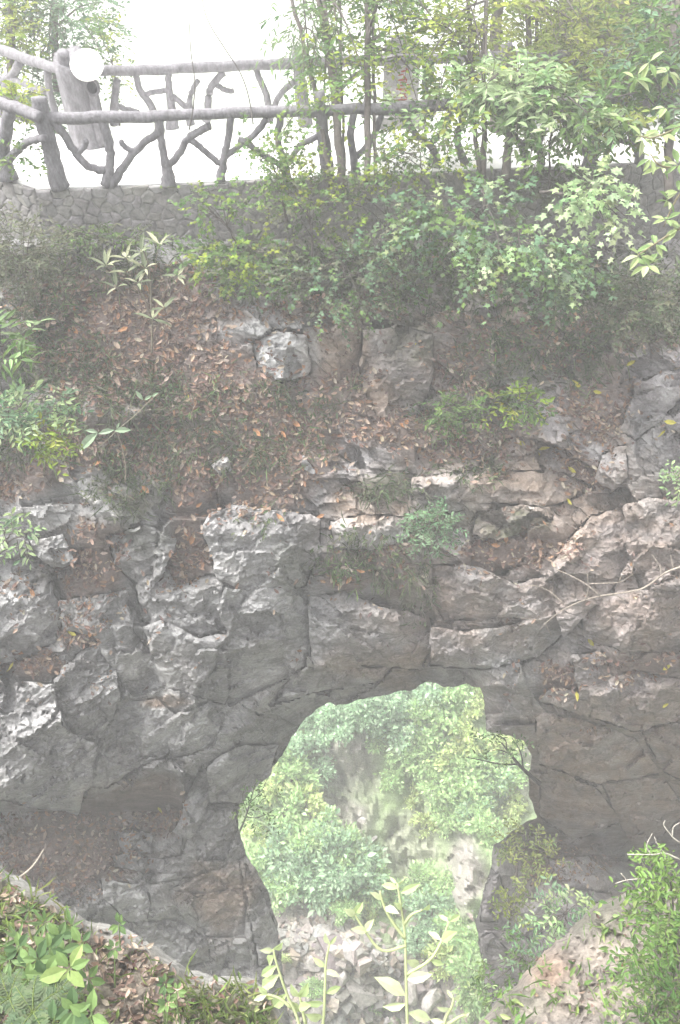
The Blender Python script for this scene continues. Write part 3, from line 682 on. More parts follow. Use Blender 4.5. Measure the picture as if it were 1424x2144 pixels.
# ------------------------------------------------------------------ cast-concrete branch railings
CONC = np.array((.25, .24, .255))
def branch(parent, name, A, B, pts, r, sides=10, n=5, tint=1.0, rough=.05):
    P = smooth_path([on_line(x, y, A, B) for x, y in pts], n)
    P = P + rng.normal(size=P.shape) * .006
    mb = MB(); tube(mb, P, r, sides, CONC * tint * rng.uniform(.93, 1.05), True, rough); return mb.obj(name, M_CONC, parent, True)
rl = empty('branch_railing', (FA[0], FA[1], 0), 'grey concrete railing cast as tree branches along the front edge of the path', 'railing')
branch(rl, 'post', FA, FB, [(82, 203), (88, 240), (108, 320), (126, 394)], [.12, .115, .125, .15])
branch(rl, 'post', FA, FB, [(668, 192), (674, 260), (686, 368)], [.095, .1, .12])
branch(rl, 'post', FA, FB, [(1252, 195), (1246, 270), (1232, 350)], [.1, .105, .13])
branch(rl, 'top_rail', FA, FB, [(88, 248), (230, 245), (420, 239), (560, 234), (672, 232)], [.085, .09, .08, .085, .085])
branch(rl, 'top_rail', FA, FB, [(672, 232), (860, 224), (1060, 216), (1250, 212)], [.085, .09, .085])
branch(rl, 'top_rail', FA, FB, [(1250, 212), (1400, 207), (1560, 203)], [.085, .09])
for pts, r in [([(112, 252), (135, 285), (160, 322), (185, 348), (222, 356)], [.07, .062, .06, .065]), ([(182, 293), (176, 308), (164, 322)], [.045, .04]),
               ([(214, 250), (226, 285), (231, 320), (229, 355), (222, 390)], [.075, .07, .068, .1]), ([(232, 390), (252, 358), (282, 318), (312, 292), (338, 278)], [.085, .06, .055, .06]),
               ([(254, 296), (262, 308), (284, 318)], [.038, .045]), ([(334, 248), (337, 290), (344, 330), (352, 362), (352, 390)], [.065, .06, .065, .1, .13]),
               ([(350, 350), (378, 318), (392, 292), (412, 278), (440, 262)], [.06, .055, .06]), ([(396, 290), (424, 312), (452, 336), (470, 350)], [.05, .05]),
               ([(484, 244), (478, 290), (468, 330), (462, 380)], [.06, .055, .08]), ([(468, 330), (510, 300), (540, 275), (560, 245)], [.05, .05]),
               ([(500, 290), (545, 320), (590, 346)], [.05, .05]), ([(588, 240), (582, 290), (596, 340), (600, 370)], [.06, .055, .08]), ([(600, 345), (630, 305), (668, 285)], [.05, .045]),
               ([(740, 235), (735, 280), (742, 340), (745, 368)], [.06, .06, .09]), ([(745, 330), (780, 290), (800, 235)], [.05, .05]), ([(842, 230), (870, 280), (905, 310), (915, 350)], [.055, .05, .08]),
               ([(980, 222), (965, 260), (958, 300), (975, 345)], [.05, .055, .07]), ([(905, 300), (930, 270), (945, 225)], [.045, .045]),
               ([(1040, 220), (1060, 265), (1090, 300), (1105, 345)], [.05, .05, .07]), ([(1160, 215), (1140, 260), (1130, 300), (1135, 345)], [.05, .05, .07]),
               ([(1088, 300), (1120, 290), (1150, 250)], [.05, .045]), ([(1236, 330), (1205, 290), (1180, 250), (1165, 218)], [.06, .05]),
               ([(1330, 212), (1320, 260), (1335, 300), (1340, 345)], [.06, .06, .09]), ([(1250, 250), (1290, 290), (1330, 300)], [.05, .05])]:
    branch(rl, 'branch_baluster', FA, FB, pts, r)
la = empty('branch_railing', (AL0[0], AL0[1], 0), 'concrete branch railing left of the corner post, running out of the picture', 'railing')
branch(la, 'top_rail', AL0, AL1, [(86, 246), (40, 228), (-10, 212), (-120, 182)], [.085, .09, .09])
branch(la, 'branch_baluster', AL0, AL1, [(20, 232), (14, 268), (4, 320), (18, 376)], [.09, .1, .12, .16])
branch(la, 'branch_baluster', AL0, AL1, [(96, 288), (60, 296), (34, 316), (16, 336)], [.055, .06, .07])
branch(la, 'branch_baluster', AL0, AL1, [(-60, 200), (-50, 260), (-60, 360)], [.07, .07, .1])
rr = empty('branch_railing', (RA[0], RA[1], 0), 'paler concrete branch railing along the far side of the path', 'railing')
branch(rr, 'top_rail', RA, RB, [(205, 149), (330, 146), (470, 139), (625, 132)], [.085, .085, .09, .095])
branch(rr, 'top_rail', RA, RB, [(625, 132), (800, 126), (1000, 120), (1300, 112)], [.09, .09])
branch(rr, 'post', RA, RB, [(622, 100), (628, 160), (640, 262)], [.11, .11, .14])
branch(rr, 'post', RA, RB, [(1062, 90), (1060, 150), (1055, 250)], [.11, .11, .13])
for pts, r in [([(246, 166), (241, 200), (238, 235), (240, 262)], [.06, .07, .08]), ([(240, 218), (262, 228), (290, 236)], [.05, .05]), ([(284, 150), (292, 185), (312, 215), (330, 250), (335, 275)], [.055, .06, .07, .1]),
               ([(302, 198), (325, 192), (352, 190)], [.045, .045]), ([(352, 148), (354, 190), (360, 230), (362, 270)], [.055, .065, .08, .13]), ([(360, 200), (382, 218), (398, 226), (408, 240)], [.05, .06]),
               ([(416, 166), (400, 196), (396, 228), (400, 262)], [.045, .055, .08]), ([(470, 150), (444, 178), (436, 210), (432, 255)], [.06, .065, .08]), ([(446, 172), (470, 188), (490, 190)], [.05, .045]),
               ([(536, 145), (548, 175), (560, 205), (562, 255)], [.055, .06, .08]), ([(618, 170), (590, 195), (572, 228), (566, 250)], [.055, .055, .06]),
               ([(700, 130), (710, 180), (705, 245)], [.055, .06, .08]), ([(760, 130), (770, 190), (765, 245)], [.055, .06, .08]), ([(710, 190), (740, 160), (760, 150)], [.045, .045]),
               ([(900, 124), (890, 180), (900, 245)], [.055, .06, .08]), ([(960, 122), (970, 180), (965, 245)], [.055, .06, .08])]:
    branch(rr, 'branch_baluster', RA, RB, pts, r, tint=1.05)
ra = empty('branch_railing', (RL0[0], RL0[1], 0), 'concrete branch railing climbing left behind the tree stump bin', 'railing')
branch(ra, 'top_rail', RL0, RL1, [(134, 150), (90, 134), (40, 118), (0, 104), (-120, 66)], [.085, .09, .1])
branch(ra, 'branch_baluster', RL0, RL1, [(132, 110), (138, 150), (146, 200), (152, 260)], [.1, .1, .11, .13])
branch(ra, 'branch_baluster', RL0, RL1, [(100, 146), (102, 180), (110, 215), (118, 250)], [.07, .06, .08])
branch(ra, 'branch_baluster', RL0, RL1, [(96, 192), (60, 180), (20, 165), (-20, 172)], [.06, .06, .07])
branch(ra, 'branch_baluster', RL0, RL1, [(44, 128), (30, 150), (18, 166), (6, 200), (4, 260)], [.08, .07, .07, .1])

# ------------------------------------------------------------------ stump-shaped bin with its round pale lid
bp = on_z(190, 300, 0.0); bp[1] -= .0
sb = empty('tree_stump_bin', (bp[0], bp[1], 0), 'concrete tree stump bin with round white lid and dark knot hole on the path', 'bin')
mb = MB(); zz = np.array([0, .05, .15, .4, .8, 1.15, 1.38]); rrr = np.array([.40, .37, .34, .325, .315, .315, .32]); A_ = np.linspace(0, 2 * math.pi, 40, endpoint=False)
V = []
for z, r in zip(zz, rrr):
    r2 = r * (1 + .035 * np.sin(A_ * 9 + z) + .02 * np.sin(A_ * 17 + 3 * z)); zt = z + (z > 1.3) * (.10 * np.sin(A_) + .02 * np.sin(5 * A_))
    V.append(np.stack([bp[0] + r2 * np.cos(A_) - .03 * z, bp[1] + r2 * np.sin(A_), np.broadcast_to(zt, A_.shape)], 1))
V = np.concatenate(V + [np.array([[bp[0] - .04, bp[1], 1.3]])]); F = []
for i in range(6):
    for k in range(40):
        a = i * 40 + k; b = i * 40 + (k + 1) % 40; F += [(a, b, b + 40), (a, b + 40, a + 40)]
F += [(240 + k, 240 + (k + 1) % 40, 280) for k in range(40)]
mb.add(V, F, CONC * .92); mb.obj('trunk', M_CONC, sb, True)
lc = on_y(181, 134, bp[1] - .40); nrm = unit(np.array((.05, -.72, .70))); X = unit(np.cross(nrm, UP)); Y = np.cross(nrm, X)
mb = MB(); a = np.linspace(0, 2 * math.pi, 36, endpoint=False); R = .272
rim = lambda r, o: lc + nrm * o + r * (np.cos(a)[:, None] * X + np.sin(a)[:, None] * Y)
V = np.vstack([rim(R, -.05), rim(R, .0), rim(R * .96, .012), lc + nrm * .014, lc - nrm * .05]); F = []
for k in range(36):
    j = (k + 1) % 36; F += [(k, j, 36 + j), (k, 36 + j, 36 + k), (36 + k, 36 + j, 72 + j), (36 + k, 72 + j, 72 + k), (72 + k, 72 + j, 108), (j, k, 109)]
ALB[0] = 1.0
mb.add(V, F, (.82, .81, .78)); mb.obj('lid', M_PALE, sb)  # overexposed cut face: its glare is put into the white colour
ALB[0] = .66
kc = on_y(193, 183, bp[1] - .335); mb = MB(); ring = []
for o, r in ((.03, .13), (-.03, .115), (-.02, .09), (.02, .085)):
    ring.append(np.stack([kc[0] + r * np.cos(a), np.full(36, kc[1] + o), kc[2] + r * 1.15 * np.sin(a)], 1))
V = np.vstack(ring); F = [q for i in range(3) for k in range(36) for q in ((i * 36 + k, i * 36 + (k + 1) % 36, i * 36 + 36 + (k + 1) % 36), (i * 36 + k, i * 36 + 36 + (k + 1) % 36, i * 36 + 36 + k))]
mb.add(V, F, CONC * .75); kr = mb.obj('knot_rim', M_CONC, sb, True)
mb = MB(); V = np.vstack([np.stack([kc[0] + .092 * np.cos(a), np.full(36, kc[1] + .004), kc[2] + .105 * np.sin(a)], 1), kc[None] + (0, .004, 0)]); mb.add(V, [(k, (k + 1) % 36, 36) for k in range(36)], (.03, .03, .035)); mb.obj('knot_shade_disc', M_CONC, kr)  # flat near-black disc, the shade inside the knot put into its colour
mb = MB(); p0 = np.array((bp[0] + .27, bp[1] - .12, .9)); tube(mb, smooth_path([(bp[0] + .24, bp[1] - .2, 0.02), (bp[0] + .25, bp[1] - .2, .7), (bp[0] + .24, bp[1] - .14, 1.3)], 6), [.09, .075, .07], 10, CONC * 1.02, True, .06); mb.obj('side_stem', M_CONC, sb, True)

# ------------------------------------------------------------------ stone tablet with red brush characters
ty = 16.55; tc = on_y(838, 205, ty); ph = on_y(838, 78, ty)[2]
tb_ = empty('stone_tablet', (tc[0], ty, 0), 'upright pale stone tablet with red brush characters behind the railing, among leaves', 'tablet')
mb = MB(); hw = .33
out = [(-hw, .2), (hw, .2), (hw, ph - .08), (hw - .1, ph), (-hw + .16, ph + .03), (-hw, ph - .1)]
V = [(tc[0] + x, ty + y, z) for y in (-.11, .11) for x, z in out]; n = 6
F = [(0, i, i + 1) for i in range(1, 5)] + [(6, 6 + i + 1, 6 + i) for i in range(1, 5)] + [q for i in range(6) for q in ((i, 6 + i, 6 + (i + 1) % 6), (i, 6 + (i + 1) % 6, (i + 1) % 6))]
mb.add(V, F, (.50, .485, .48)); slab_ = mb.obj('slab', M_STONE, tb_)
mb = MB(); box(mb, tc[0] - .5, tc[0] + .5, ty - .24, ty + .24, 0.002, .2, (.42, .41, .4)); mb.obj('plinth', M_STONE, tb_)
mb = MB()
for x0, y0, x1, y1, w in [(845, 158, 852, 170, 4), (834, 168, 853, 166, 4), (838, 173, 852, 172, 4), (834, 180, 856, 177, 4), (830, 186, 848, 188, 5), (846, 184, 852, 192, 4), (840, 150, 850, 148, 4), (834, 158, 846, 155, 3),
                          (812, 185, 820, 181, 3), (850, 142, 855, 150, 4), (838, 194, 842, 206, 3.5), (832, 200, 850, 196, 3), (828, 210, 852, 208, 3.5), (846, 198, 852, 206, 3)]:
    p, q = on_y(x0, y0, ty - .116), on_y(x1, y1, ty - .116); w_ = w * 15 / FPX / 2; d = unit(q - p); s_ = unit(np.cross(d, (0, 1, 0))) * w_
    mb.add(np.array([p + s_ * .6, p - s_ * .6, (p + q) / 2 - s_, q - s_ * .5, q + s_ * .5, (p + q) / 2 + s_]), [(0, 1, 2), (0, 2, 5), (5, 2, 3), (5, 3, 4)], (.42, .09, .07))
mb.obj('red_characters', M_PAINT, slab_)

# ------------------------------------------------------------------ banks behind the bridge ends, and an unseen wall added to cut sky light
def bank(name, P, col):
    mb = MB(); P = np.array(P, float); ny, nx, _ = P.shape
    # refine bilinearly with noise
    u = np.linspace(0, nx - 1, 40); v = np.linspace(0, ny - 1, 40); U, V = np.meshgrid(u, v); i = np.minimum(U.astype(int), nx - 2); j = np.minimum(V.astype(int), ny - 2); fu = (U - i)[..., None]; fv = (V - j)[..., None]
    Q = P[j, i] * (1 - fu) * (1 - fv) + P[j, i + 1] * fu * (1 - fv) + P[j + 1, i] * (1 - fu) * fv + P[j + 1, i + 1] * fu * fv
    Q[..., 2] += .6 * fbm(Q[..., 0] * .6, Q[..., 1] * .6, 33, 4); Q[..., 1] += .5 * fbm(Q[..., 0] * .9, Q[..., 2] * .9, 35, 4)
    idx = np.arange(1600).reshape(40, 40); a, b, c_, d_ = idx[:-1, :-1].ravel(), idx[:-1, 1:].ravel(), idx[1:, 1:].ravel(), idx[1:, :-1].ravel()
    q = Q.reshape(-1, 3); cc = np.array(col) * (1 + fbm(q[:, 0] * 2, q[:, 2] * 2, 36, 4))[:, None]
    mb.add(q, np.concatenate([np.stack([a, b, c_], 1), np.stack([a, c_, d_], 1)]), cc); return tag(mb.obj(name, M_SOIL), kind='structure')
mb = MB(); aa = np.radians(np.linspace(-112, 112, 90)); zz = np.linspace(-32, 2, 50); AA, ZZ = np.meshgrid(aa, zz); rad = 19 + .10 * (ZZ + 5) + 2.0 * fbm(AA * 4, ZZ * .15, 61, 4)
GXw, GYw = rad * np.sin(AA), 8.5 - rad * np.cos(AA); idx = np.arange(4500).reshape(50, 90); a, b, c_, d_ = idx[:-1, :-1].ravel(), idx[:-1, 1:].ravel(), idx[1:, 1:].ravel(), idx[1:, :-1].ravel()
mb.add(np.stack([GXw.ravel(), GYw.ravel(), ZZ.ravel()], 1), np.concatenate([np.stack([a, b, c_], 1), np.stack([a, c_, d_], 1)]), np.array((.16, .165, .12)) * (1 + fbm(AA.ravel() * 9, ZZ.ravel() * .5, 63, 4))[:, None])
tag(mb.obj('unseen_sky_blocker', M_SOIL), kind='structure')  # out of view behind the camera, added to darken the rock fronts
bank('hillside', [[(3.2, 17.6, -.3), (6, 17.2, -.3), (12, 16.5, -.3)], [(4.6, 18.8, 2.0), (6.5, 18.4, 2.4), (12, 18, 2.6)], [(5.2, 20.5, 5.5), (7, 20, 6.5), (12, 20, 7)]], (.15, .14, .10))
bank('bank', [[(-14, 18.5, -1.5), (-9, 17.8, -.8), (-5.2, 17.2, -.9)], [(-14, 21, -.5), (-9, 20, -.6), (-5.0, 19, -1.8)], [(-14, 24, 1.0), (-9, 23, -.5), (-4.6, 22, -4)]], (.12, .13, .08))

# ------------------------------------------------------------------ trees and shrubs
YG = [(.29, .36, .075), (.225, .31, .075), (.34, .40, .11)]
MG = [(.125, .205, .07), (.15, .24, .09), (.10, .165, .065), (.19, .275, .10)]
OL = [(.21, .255, .075), (.155, .20, .06), (.27, .31, .105)]
DG = [(.09, .125, .065), (.11, .15, .08), (.075, .10, .055)]
PG = [(.38, .48, .26), (.44, .54, .32), (.30, .42, .22)]
BG = [(.17, .27, .16), (.22, .32, .20), (.13, .21, .12)]
GG = [(.16, .18, .115), (.20, .215, .145), (.125, .14, .09)]
def tree(name, trunks, crowns, label, cat='tree', group=None, bark=(.115, .10, .088), limbs=5, trunk_name='trunk'):
    """trunks: lists of (px,py,t) + radius list; crowns: argument tuples for foliage()"""
    p0 = at(*trunks[0][0][0]); root = empty(name, p0, label, cat, group)
    lf, tw = MB(), MB(); cents = []
    for cr in crowns:
        c, o = foliage(lf, tw, *cr[:11], **(cr[11] if len(cr) > 11 else {})); cents.append((c, o))
    for pts, r in trunks:
        P = smooth_path([at(*p) for p in pts], 6); P = P + rng.normal(size=P.shape) * .012
        m = MB(); tube(m, P, r, 7, np.array(bark) * rng.uniform(.85, 1.15), True, .08); m.obj(trunk_name, M_BARK, root, True)
        r_ = np.atleast_1d(r)
        for c, o in cents:
            for q in range(limbs):
                s = P[int(len(P) * rng.uniform(.45, .98))]; e = o[rng.integers(0, len(o))]
                mid = (s + e) / 2 + np.array((0, 0, .12)) * np.linalg.norm(e - s)
                tube(tw, smooth_path([s, mid, e], 4), [min(.03, r_[-1] * .7), .006], 4, bark, False)
    tw.obj('branches', M_BARK, root); lf.obj('crown', M_LEAF, root)
    return root
def fc(px, py, t, rx, ry, rd, n, m, kind, leaf, cols, **kw): return (px, py, t, rx, ry, rd, n, m, kind, leaf, cols, kw)
# slender trees before the front railing
tree('slender_tree', [([(694, 392, 12.7), (684, 330, 12.7), (650, 150, 12.8), (606, -20, 12.9), (585, -120, 13)], [.045, .035, .025])],
     [fc(640, 55, 12.7, 75, 85, .8, 90, 7, 'lance', .16, [(.15, .22, .12), (.2, .28, .14)], droop=.7, length=.45)], 'leftmost slender leaning tree before the railing, drooping narrow leaves')
tree('slender_tree', [([(716, 390, 12.6), (708, 280, 12.6), (690, 120, 12.7), (668, -20, 12.8), (655, -120, 12.9)], [.07, .06, .055])],
     [fc(705, 175, 12.5, 85, 75, .8, 110, 6, 'diamond', .12, YG + MG, length=.4), fc(690, 20, 12.8, 70, 60, .8, 60, 6, 'lance', .14, MG, droop=.6, length=.4)], 'dark curved slender tree second from left before the railing')
tree('slender_tree', [([(770, 388, 12.5), (770, 200, 12.6), (769, 0, 12.8), (768, -120, 12.9)], [.055, .05, .045]), ([(786, 385, 12.6), (783, 200, 12.7), (780, 0, 12.8), (778, -110, 12.9)], [.03, .025, .02])],
     [fc(820, 110, 12.9, 150, 110, 1.0, 210, 7, 'diamond', .12, YG + MG, length=.45), fc(800, -20, 12.9, 150, 60, 1.0, 120, 7, 'diamond', .12, MG, length=.45)], 'straight grey twin-stemmed tree standing left of the stone tablet')
tree('sapling', [([(724, 385, 12.9), (720, 250, 12.9), (712, 60, 13), (708, -60, 13)], [.025, .02, .014])], [fc(728, 90, 13, 45, 110, .5, 60, 6, 'lance', .12, MG, droop=.6, length=.35)], 'very thin sapling between the curved tree and the straight twin tree')
tree('slender_tree', [([(1002, 372, 12.6), (994, 250, 12.7), (985, 100, 12.8), (978, -40, 13)], [.04, .035, .03]), ([(1012, 372, 12.6), (1012, 260, 12.7), (1014, 120, 12.8), (1022, -60, 13)], [.045, .04, .035])],
     [fc(930, 210, 12.6, 150, 95, 1.0, 220, 7, 'diamond', .125, YG + MG + PG, length=.45), fc(930, 60, 13, 120, 80, 1.0, 150, 7, 'diamond', .12, YG + OL, length=.45)], 'pair of thin dark stems right of the stone tablet with yellow-green leaves')
tree('tree', [([(1040, 290, 15.2), (1038, 150, 15.4), (1042, 0, 15.7), (1044, -120, 16)], [.13, .12, .11])],
     [fc(1060, 40, 15.5, 150, 90, 1.2, 220, 7, 'diamond', .14, YG + OL, length=.5)], 'thick pale-barked tree standing on the path behind the front railing')
tree('tree', [([(1058, 380, 12.4), (1066, 300, 12.4), (1076, 220, 12.4), (1084, 150, 12.4)], [.075, .06, .045])],
     [fc(1075, 190, 12.1, 120, 45, .8, 120, 7, 'oval', .18, PG, droop=.45, length=.45), fc(1175, 240, 12.0, 120, 55, .8, 130, 7, 'oval', .175, PG + MG, droop=.5, length=.45)], 'short dark leaning tree with large pale drooping leaves before the railing')
tree('sapling', [([(1150, 400, 12.6), (1152, 300, 12.6), (1160, 180, 12.7)], [.02, .012])], [fc(1170, 290, 12.4, 120, 45, .5, 90, 6, 'diamond', .10, MG + PG[:1], length=.4, clump=10)], 'thin leafy sapling before the railing right of the leaning dark tree')
tree('tree', [([(1108, 200, 15), (1106, 60, 15), (1112, -120, 15.2)], [.06, .055, .05]), ([(1125, 190, 15.2), (1122, 20, 15.2), (1130, -120, 15.3)], [.035, .03])],
     [fc(1180, 110, 14.6, 150, 120, 1.2, 330, 7, 'oval', .14, OL, length=.5)], 'olive-leaved tree with two dark stems on the right beyond the railing')
tree('tree', [([(1186, 240, 16.5), (1184, 60, 16.5), (1188, -120, 16.6)], [.12, .11, .1])], [fc(1310, 120, 15.5, 150, 130, 1.3, 330, 7, 'oval', .15, OL + MG, length=.5), fc(1230, -20, 16, 190, 80, 1.3, 220, 7, 'oval', .15, MG, length=.5)], 'dense green tree filling the upper right corner')
tree('tree', [([(1400, 420, 12.5), (1402, 250, 12.6), (1410, 0, 12.8)], [.08, .07, .05])], [fc(1390, 110, 12.3, 95, 120, 1.0, 200, 6, 'oval', .17, MG + BG, droop=.4, length=.45), fc(1300, 230, 12.6, 120, 60, .9, 130, 6, 'oval', .17, OL + MG, droop=.4, length=.45)], 'mid-green tree at the right edge above the path with one yellow leaf')
# trees behind the left end
tree('tree', [([(120, 190, 18.5), (115, 60, 18.5), (110, -120, 18.6)], [.09, .08, .06])], [fc(140, 40, 18, 125, 75, 1.2, 300, 7, 'diamond', .13, BG, length=.5), fc(60, 190, 18.2, 110, 70, 1.0, 200, 7, 'diamond', .13, DG + BG, length=.45)], 'blue-green small-leaved tree behind the stump bin')
tree('tree', [([(20, 240, 17.5), (24, 60, 17.5), (30, -120, 17.5)], [.1, .09, .07])], [fc(35, 75, 17, 55, 55, .8, 130, 7, 'diamond', .12, YG, length=.4), fc(20, 10, 17.2, 90, 60, .8, 130, 7, 'diamond', .12, MG + DG, length=.4)], 'yellow-green tree at the upper left corner')
tree('shrub', [([(250, 265, 17.5), (245, 200, 17.5), (235, 120, 17.5)], [.03, .025, .015])], [fc(225, 130, 17.4, 45, 100, .6, 110, 6, 'diamond', .11, YG + MG, length=.35)], 'sparse yellow-green shrub showing behind the right side of the stump bin', 'shrub', trunk_name='stem')
tree('shrub', [([(20, 300, 13.0), (20, 250, 13.0), (25, 205, 13.0)], [.02, .015, .01])], [fc(32, 210, 12.7, 45, 22, .4, 45, 6, 'diamond', .11, YG, length=.3), fc(45, 320, 12.6, 55, 30, .4, 35, 6, 'diamond', .10, MG, length=.3)], 'bright leafy twigs reaching over the railing left of the corner post', 'shrub', trunk_name='stem')
# shrubs over the wall
def shrub(px, py, t, cr, label, base=None, r=.025):
    b = base or (px, py + 90)
    return tree('shrub', [([(b[0], b[1], t + .3), ((b[0] + px) / 2 + 10, (b[1] + py) / 2, t + .1), (px, py, t)], [r, r * .7, r * .4])], cr, label, 'shrub', trunk_name='stem', limbs=7)
shrub(560, 320, 12.3, [fc(560, 320, 12.2, 130, 95, .5, 160, 6, 'maple', .075, YG[1:2] + MG, droop=.2, length=.4, clump=12)], 'airy bright yellow-green shrub hanging before the left half of the railing', (600, 470))
shrub(440, 440, 12.3, [fc(440, 425, 12.2, 95, 50, .35, 75, 6, 'maple', .07, YG[1:2] + MG, length=.3)], 'low yellow-green shrub fringe against the rubble wall', (500, 520))
shrub(640, 440, 12.5, [fc(640, 440, 12.4, 150, 90, .5, 190, 6, 'maple', .075, GG + MG + YG, length=.4, clump=16)], 'dense mid-green shrub covering the wall below the left slender trees', (650, 560))
shrub(810, 420, 12.6, [fc(810, 430, 12.5, 140, 85, .5, 150, 6, 'maple', .075, GG + DG + YG[1:2], length=.4, clump=14)], 'dull green shrub covering the wall below the stone tablet', (800, 560))
shrub(720, 580, 12.5, [fc(720, 580, 12.4, 170, 85, .5, 330, 6, 'maple', .075, MG[:2] + BG + GG, length=.35, clump=18)], 'green maple-leaved mass hanging over the middle of the slope', (690, 500))
shrub(500, 540, 12.6, [fc(490, 545, 12.5, 110, 55, .4, 140, 6, 'maple', .085, YG + MG, length=.3)], 'small yellow-green creeper patch below the left end of the wall', (540, 600))
shrub(880, 320, 12.3, [fc(870, 320, 12.2, 150, 60, .5, 110, 6, 'maple', .08, MG + YG, length=.4, clump=10)], 'leafy shrub top in front of the railing right of the twin tree', (860, 430))
shrub(1000, 460, 11.9, [fc(980, 455, 11.6, 165, 85, .5, 190, 7, 'maple', .095, PG[:1] + BG + MG, droop=.4, length=.5, clump=14)], 'wide pale maple-leaved shrub overhanging the slope right of centre', (1010, 390), .03)
shrub(1090, 540, 11.7, [fc(1080, 530, 11.5, 130, 75, .5, 95, 7, 'maple', .095, PG + MG + BG, droop=.5, length=.5, clump=9)], 'drooping lower sprays of pale maple leaves right of centre', (1060, 430))
shrub(1240, 420, 11.4, [fc(1245, 405, 11.3, 85, 45, .35, 42, 7, 'maple', .125, PG, droop=.5, length=.4), fc(1290, 460, 11.3, 30, 40, .2, 12, 6, 'maple', .12, PG, droop=.8, length=.35)], 'pale maple-leaved branch standing out against dark rock at the right', (1130, 400))
shrub(1170, 620, 12.4, [fc(1170, 600, 12.3, 110, 60, .4, 130, 6, 'maple', .10, BG + DG, length=.3)], 'dark green leafy shrub below the pale maple branch', (1180, 680))
shrub(1350, 630, 12.4, [fc(1350, 630, 12.3, 110, 75, .5, 220, 6, 'diamond', .10, DG + GG, length=.3)], 'dark evergreen bush at the right edge of the slope', (1340, 720))
shrub(1120, 350, 12.9, [fc(1180, 390, 13.0, 120, 30, .3, 60, 6, 'maple', .10, GG, length=.3)], 'grey-green twigs along the wall foot at the right', (1060, 420))
shrub(230, 495, 12.9, [fc(210, 492, 12.8, 140, 22, .25, 130, 6, 'oval', .09, MG + GG, length=.25)], 'low green plants along the foot of the rubble wall at the left', (230, 540))
shrub(50, 540, 12.3, [fc(45, 535, 12.2, 100, 85, .4, 240, 6, 'oval', .09, GG, length=.3)], 'grey-green bush below the path at the left edge', (40, 640))
shrub(40, 870, 10.9, [fc(50, 870, 10.8, 110, 55, .35, 130, 6, 'oval', .11, PG + BG, length=.3), fc(110, 915, 10.8, 45, 35, .3, 40, 6, 'oval', .10, YG, length=.25)], 'pale green bush leaning in from the left edge halfway up', (-40, 950))
shrub(10, 720, 10.5, [fc(10, 715, 10.4, 60, 35, .3, 22, 6, 'lance', .22, PG + MG, droop=.3, length=.3)], 'long-leaved sprig at the left edge above the pale bush', (-50, 800))
shrub(20, 1120, 11.4, [fc(25, 1120, 11.3, 40, 40, .3, 22, 5, 'oval', .13, PG + BG, length=.25)], 'small pale sprig at the left edge above the white ledge', (-30, 1190))
shrub(905, 1110, 13.0, [fc(905, 1105, 12.9, 55, 55, .3, 80, 6, 'oval', .09, BG, length=.25)], 'small blue-green plant on the rock right of centre', (900, 1150), .012)
shrub(960, 860, 13.0, [fc(960, 860, 12.9, 70, 35, .3, 60, 6, 'oval', .10, MG, length=.25)], 'small green plant on the litter right of the grey slab', (960, 900), .012)
shrub(1095, 850, 12.9, [fc(1090, 845, 12.8, 55, 40, .3, 50, 6, 'oval', .12, MG + YG, length=.25)], 'broad-leaved green plant on the slope at the right', (1095, 890), .012)
shrub(1410, 1010, 12.2, [fc(1415, 1010, 12.1, 22, 30, .2, 30, 5, 'oval', .09, PG, length=.2)], 'small pale plant on dark rock at the right edge', (1430, 1040), .01)

ORD = ['leftmost', 'second from left', 'third from left', 'fourth from left', 'fifth from left', 'sixth from left', 'seventh from left', 'eighth from left', 'ninth from left', 'tenth from left', 'eleventh from left', 'twelfth from left', 'thirteenth from left', 'fourteenth from left']
def ordinals(items, zone):        # items: (px, py, ...) -> zone phrase and order from the left inside it
    Z = {}; out = [None] * len(items)
    for i, it in enumerate(items): Z.setdefault(zone(it), []).append(i)
    for z, ids in Z.items():
        for k, i in enumerate(sorted(ids, key=lambda i: items[i][0])): out[i] = (z, 'only one' if len(ids) == 1 else ORD[k])
    return out
# ------------------------------------------------------------------ litter, undergrowth
def scatter(n, dens, box_):
    x0, x1, y0, y1 = box_; px = rng.uniform(x0, x1, n); py = rng.uniform(y0, y1, n)
    m = rng.uniform(0, 1, n) < dens(px, py); m &= ~inside(px, py, HOLE); return px[m], py[m]
def surf_normal(fn, px, py, e=5.0):
    p = at(px, py, fn(px, py)); a = at(px + e, py, fn(px + e, py)); b = at(px, py + e, fn(px, py + e))
    n = unit(np.cross(b - p, a - p)); s = np.sign(np.sum(n * (CAM - p), -1, keepdims=True)); return p, n * s
DRYC = [(.27, .185, .14), (.21, .135, .105), (.40, .30, .225), (.15, .10, .085), (.25, .165, .13), (.46, .39, .31), (.19, .135, .115), (.33, .195, .12)]
ld = lambda px, py: np.clip(blobs(px, py, LITTER) * (.25 + 1.7 * vn(px * .018, py * .018, 401)) + .35 * sstep(.45, .75, vn(px * .03, py * .03, 403)) * (py < 1480), 0, 1)
px, py = scatter(76000, ld, (-60, 1490, 540, 1960))
p, nn, kk = hits(ROCKS, px, py); lm_ = blobs(px[kk], py[kk], LITTER); ok = (nn[:, 2] > .62 - .5 * lm_) ; p, nn = p[ok], nn[ok]; nl = len(p)
mb = MB(); nn = unit(nn + UP * .5); dd = np.cross(nn, unit(rng.normal(size=(nl, 3))))
put_leaves(mb, 'curl', p + nn * rng.uniform(.0, .06, (nl, 1)), dd, nn + rng.normal(size=(nl, 3)) * .5, .10 * rng.uniform(.4, 1.5, nl), palette(nl, DRYC, .3))
tag(mb.obj('leaf_litter', M_DRY), 'brown and tan fallen leaves covering the slope and ledges of the rock bridge', 'leaf litter', kind='stuff')
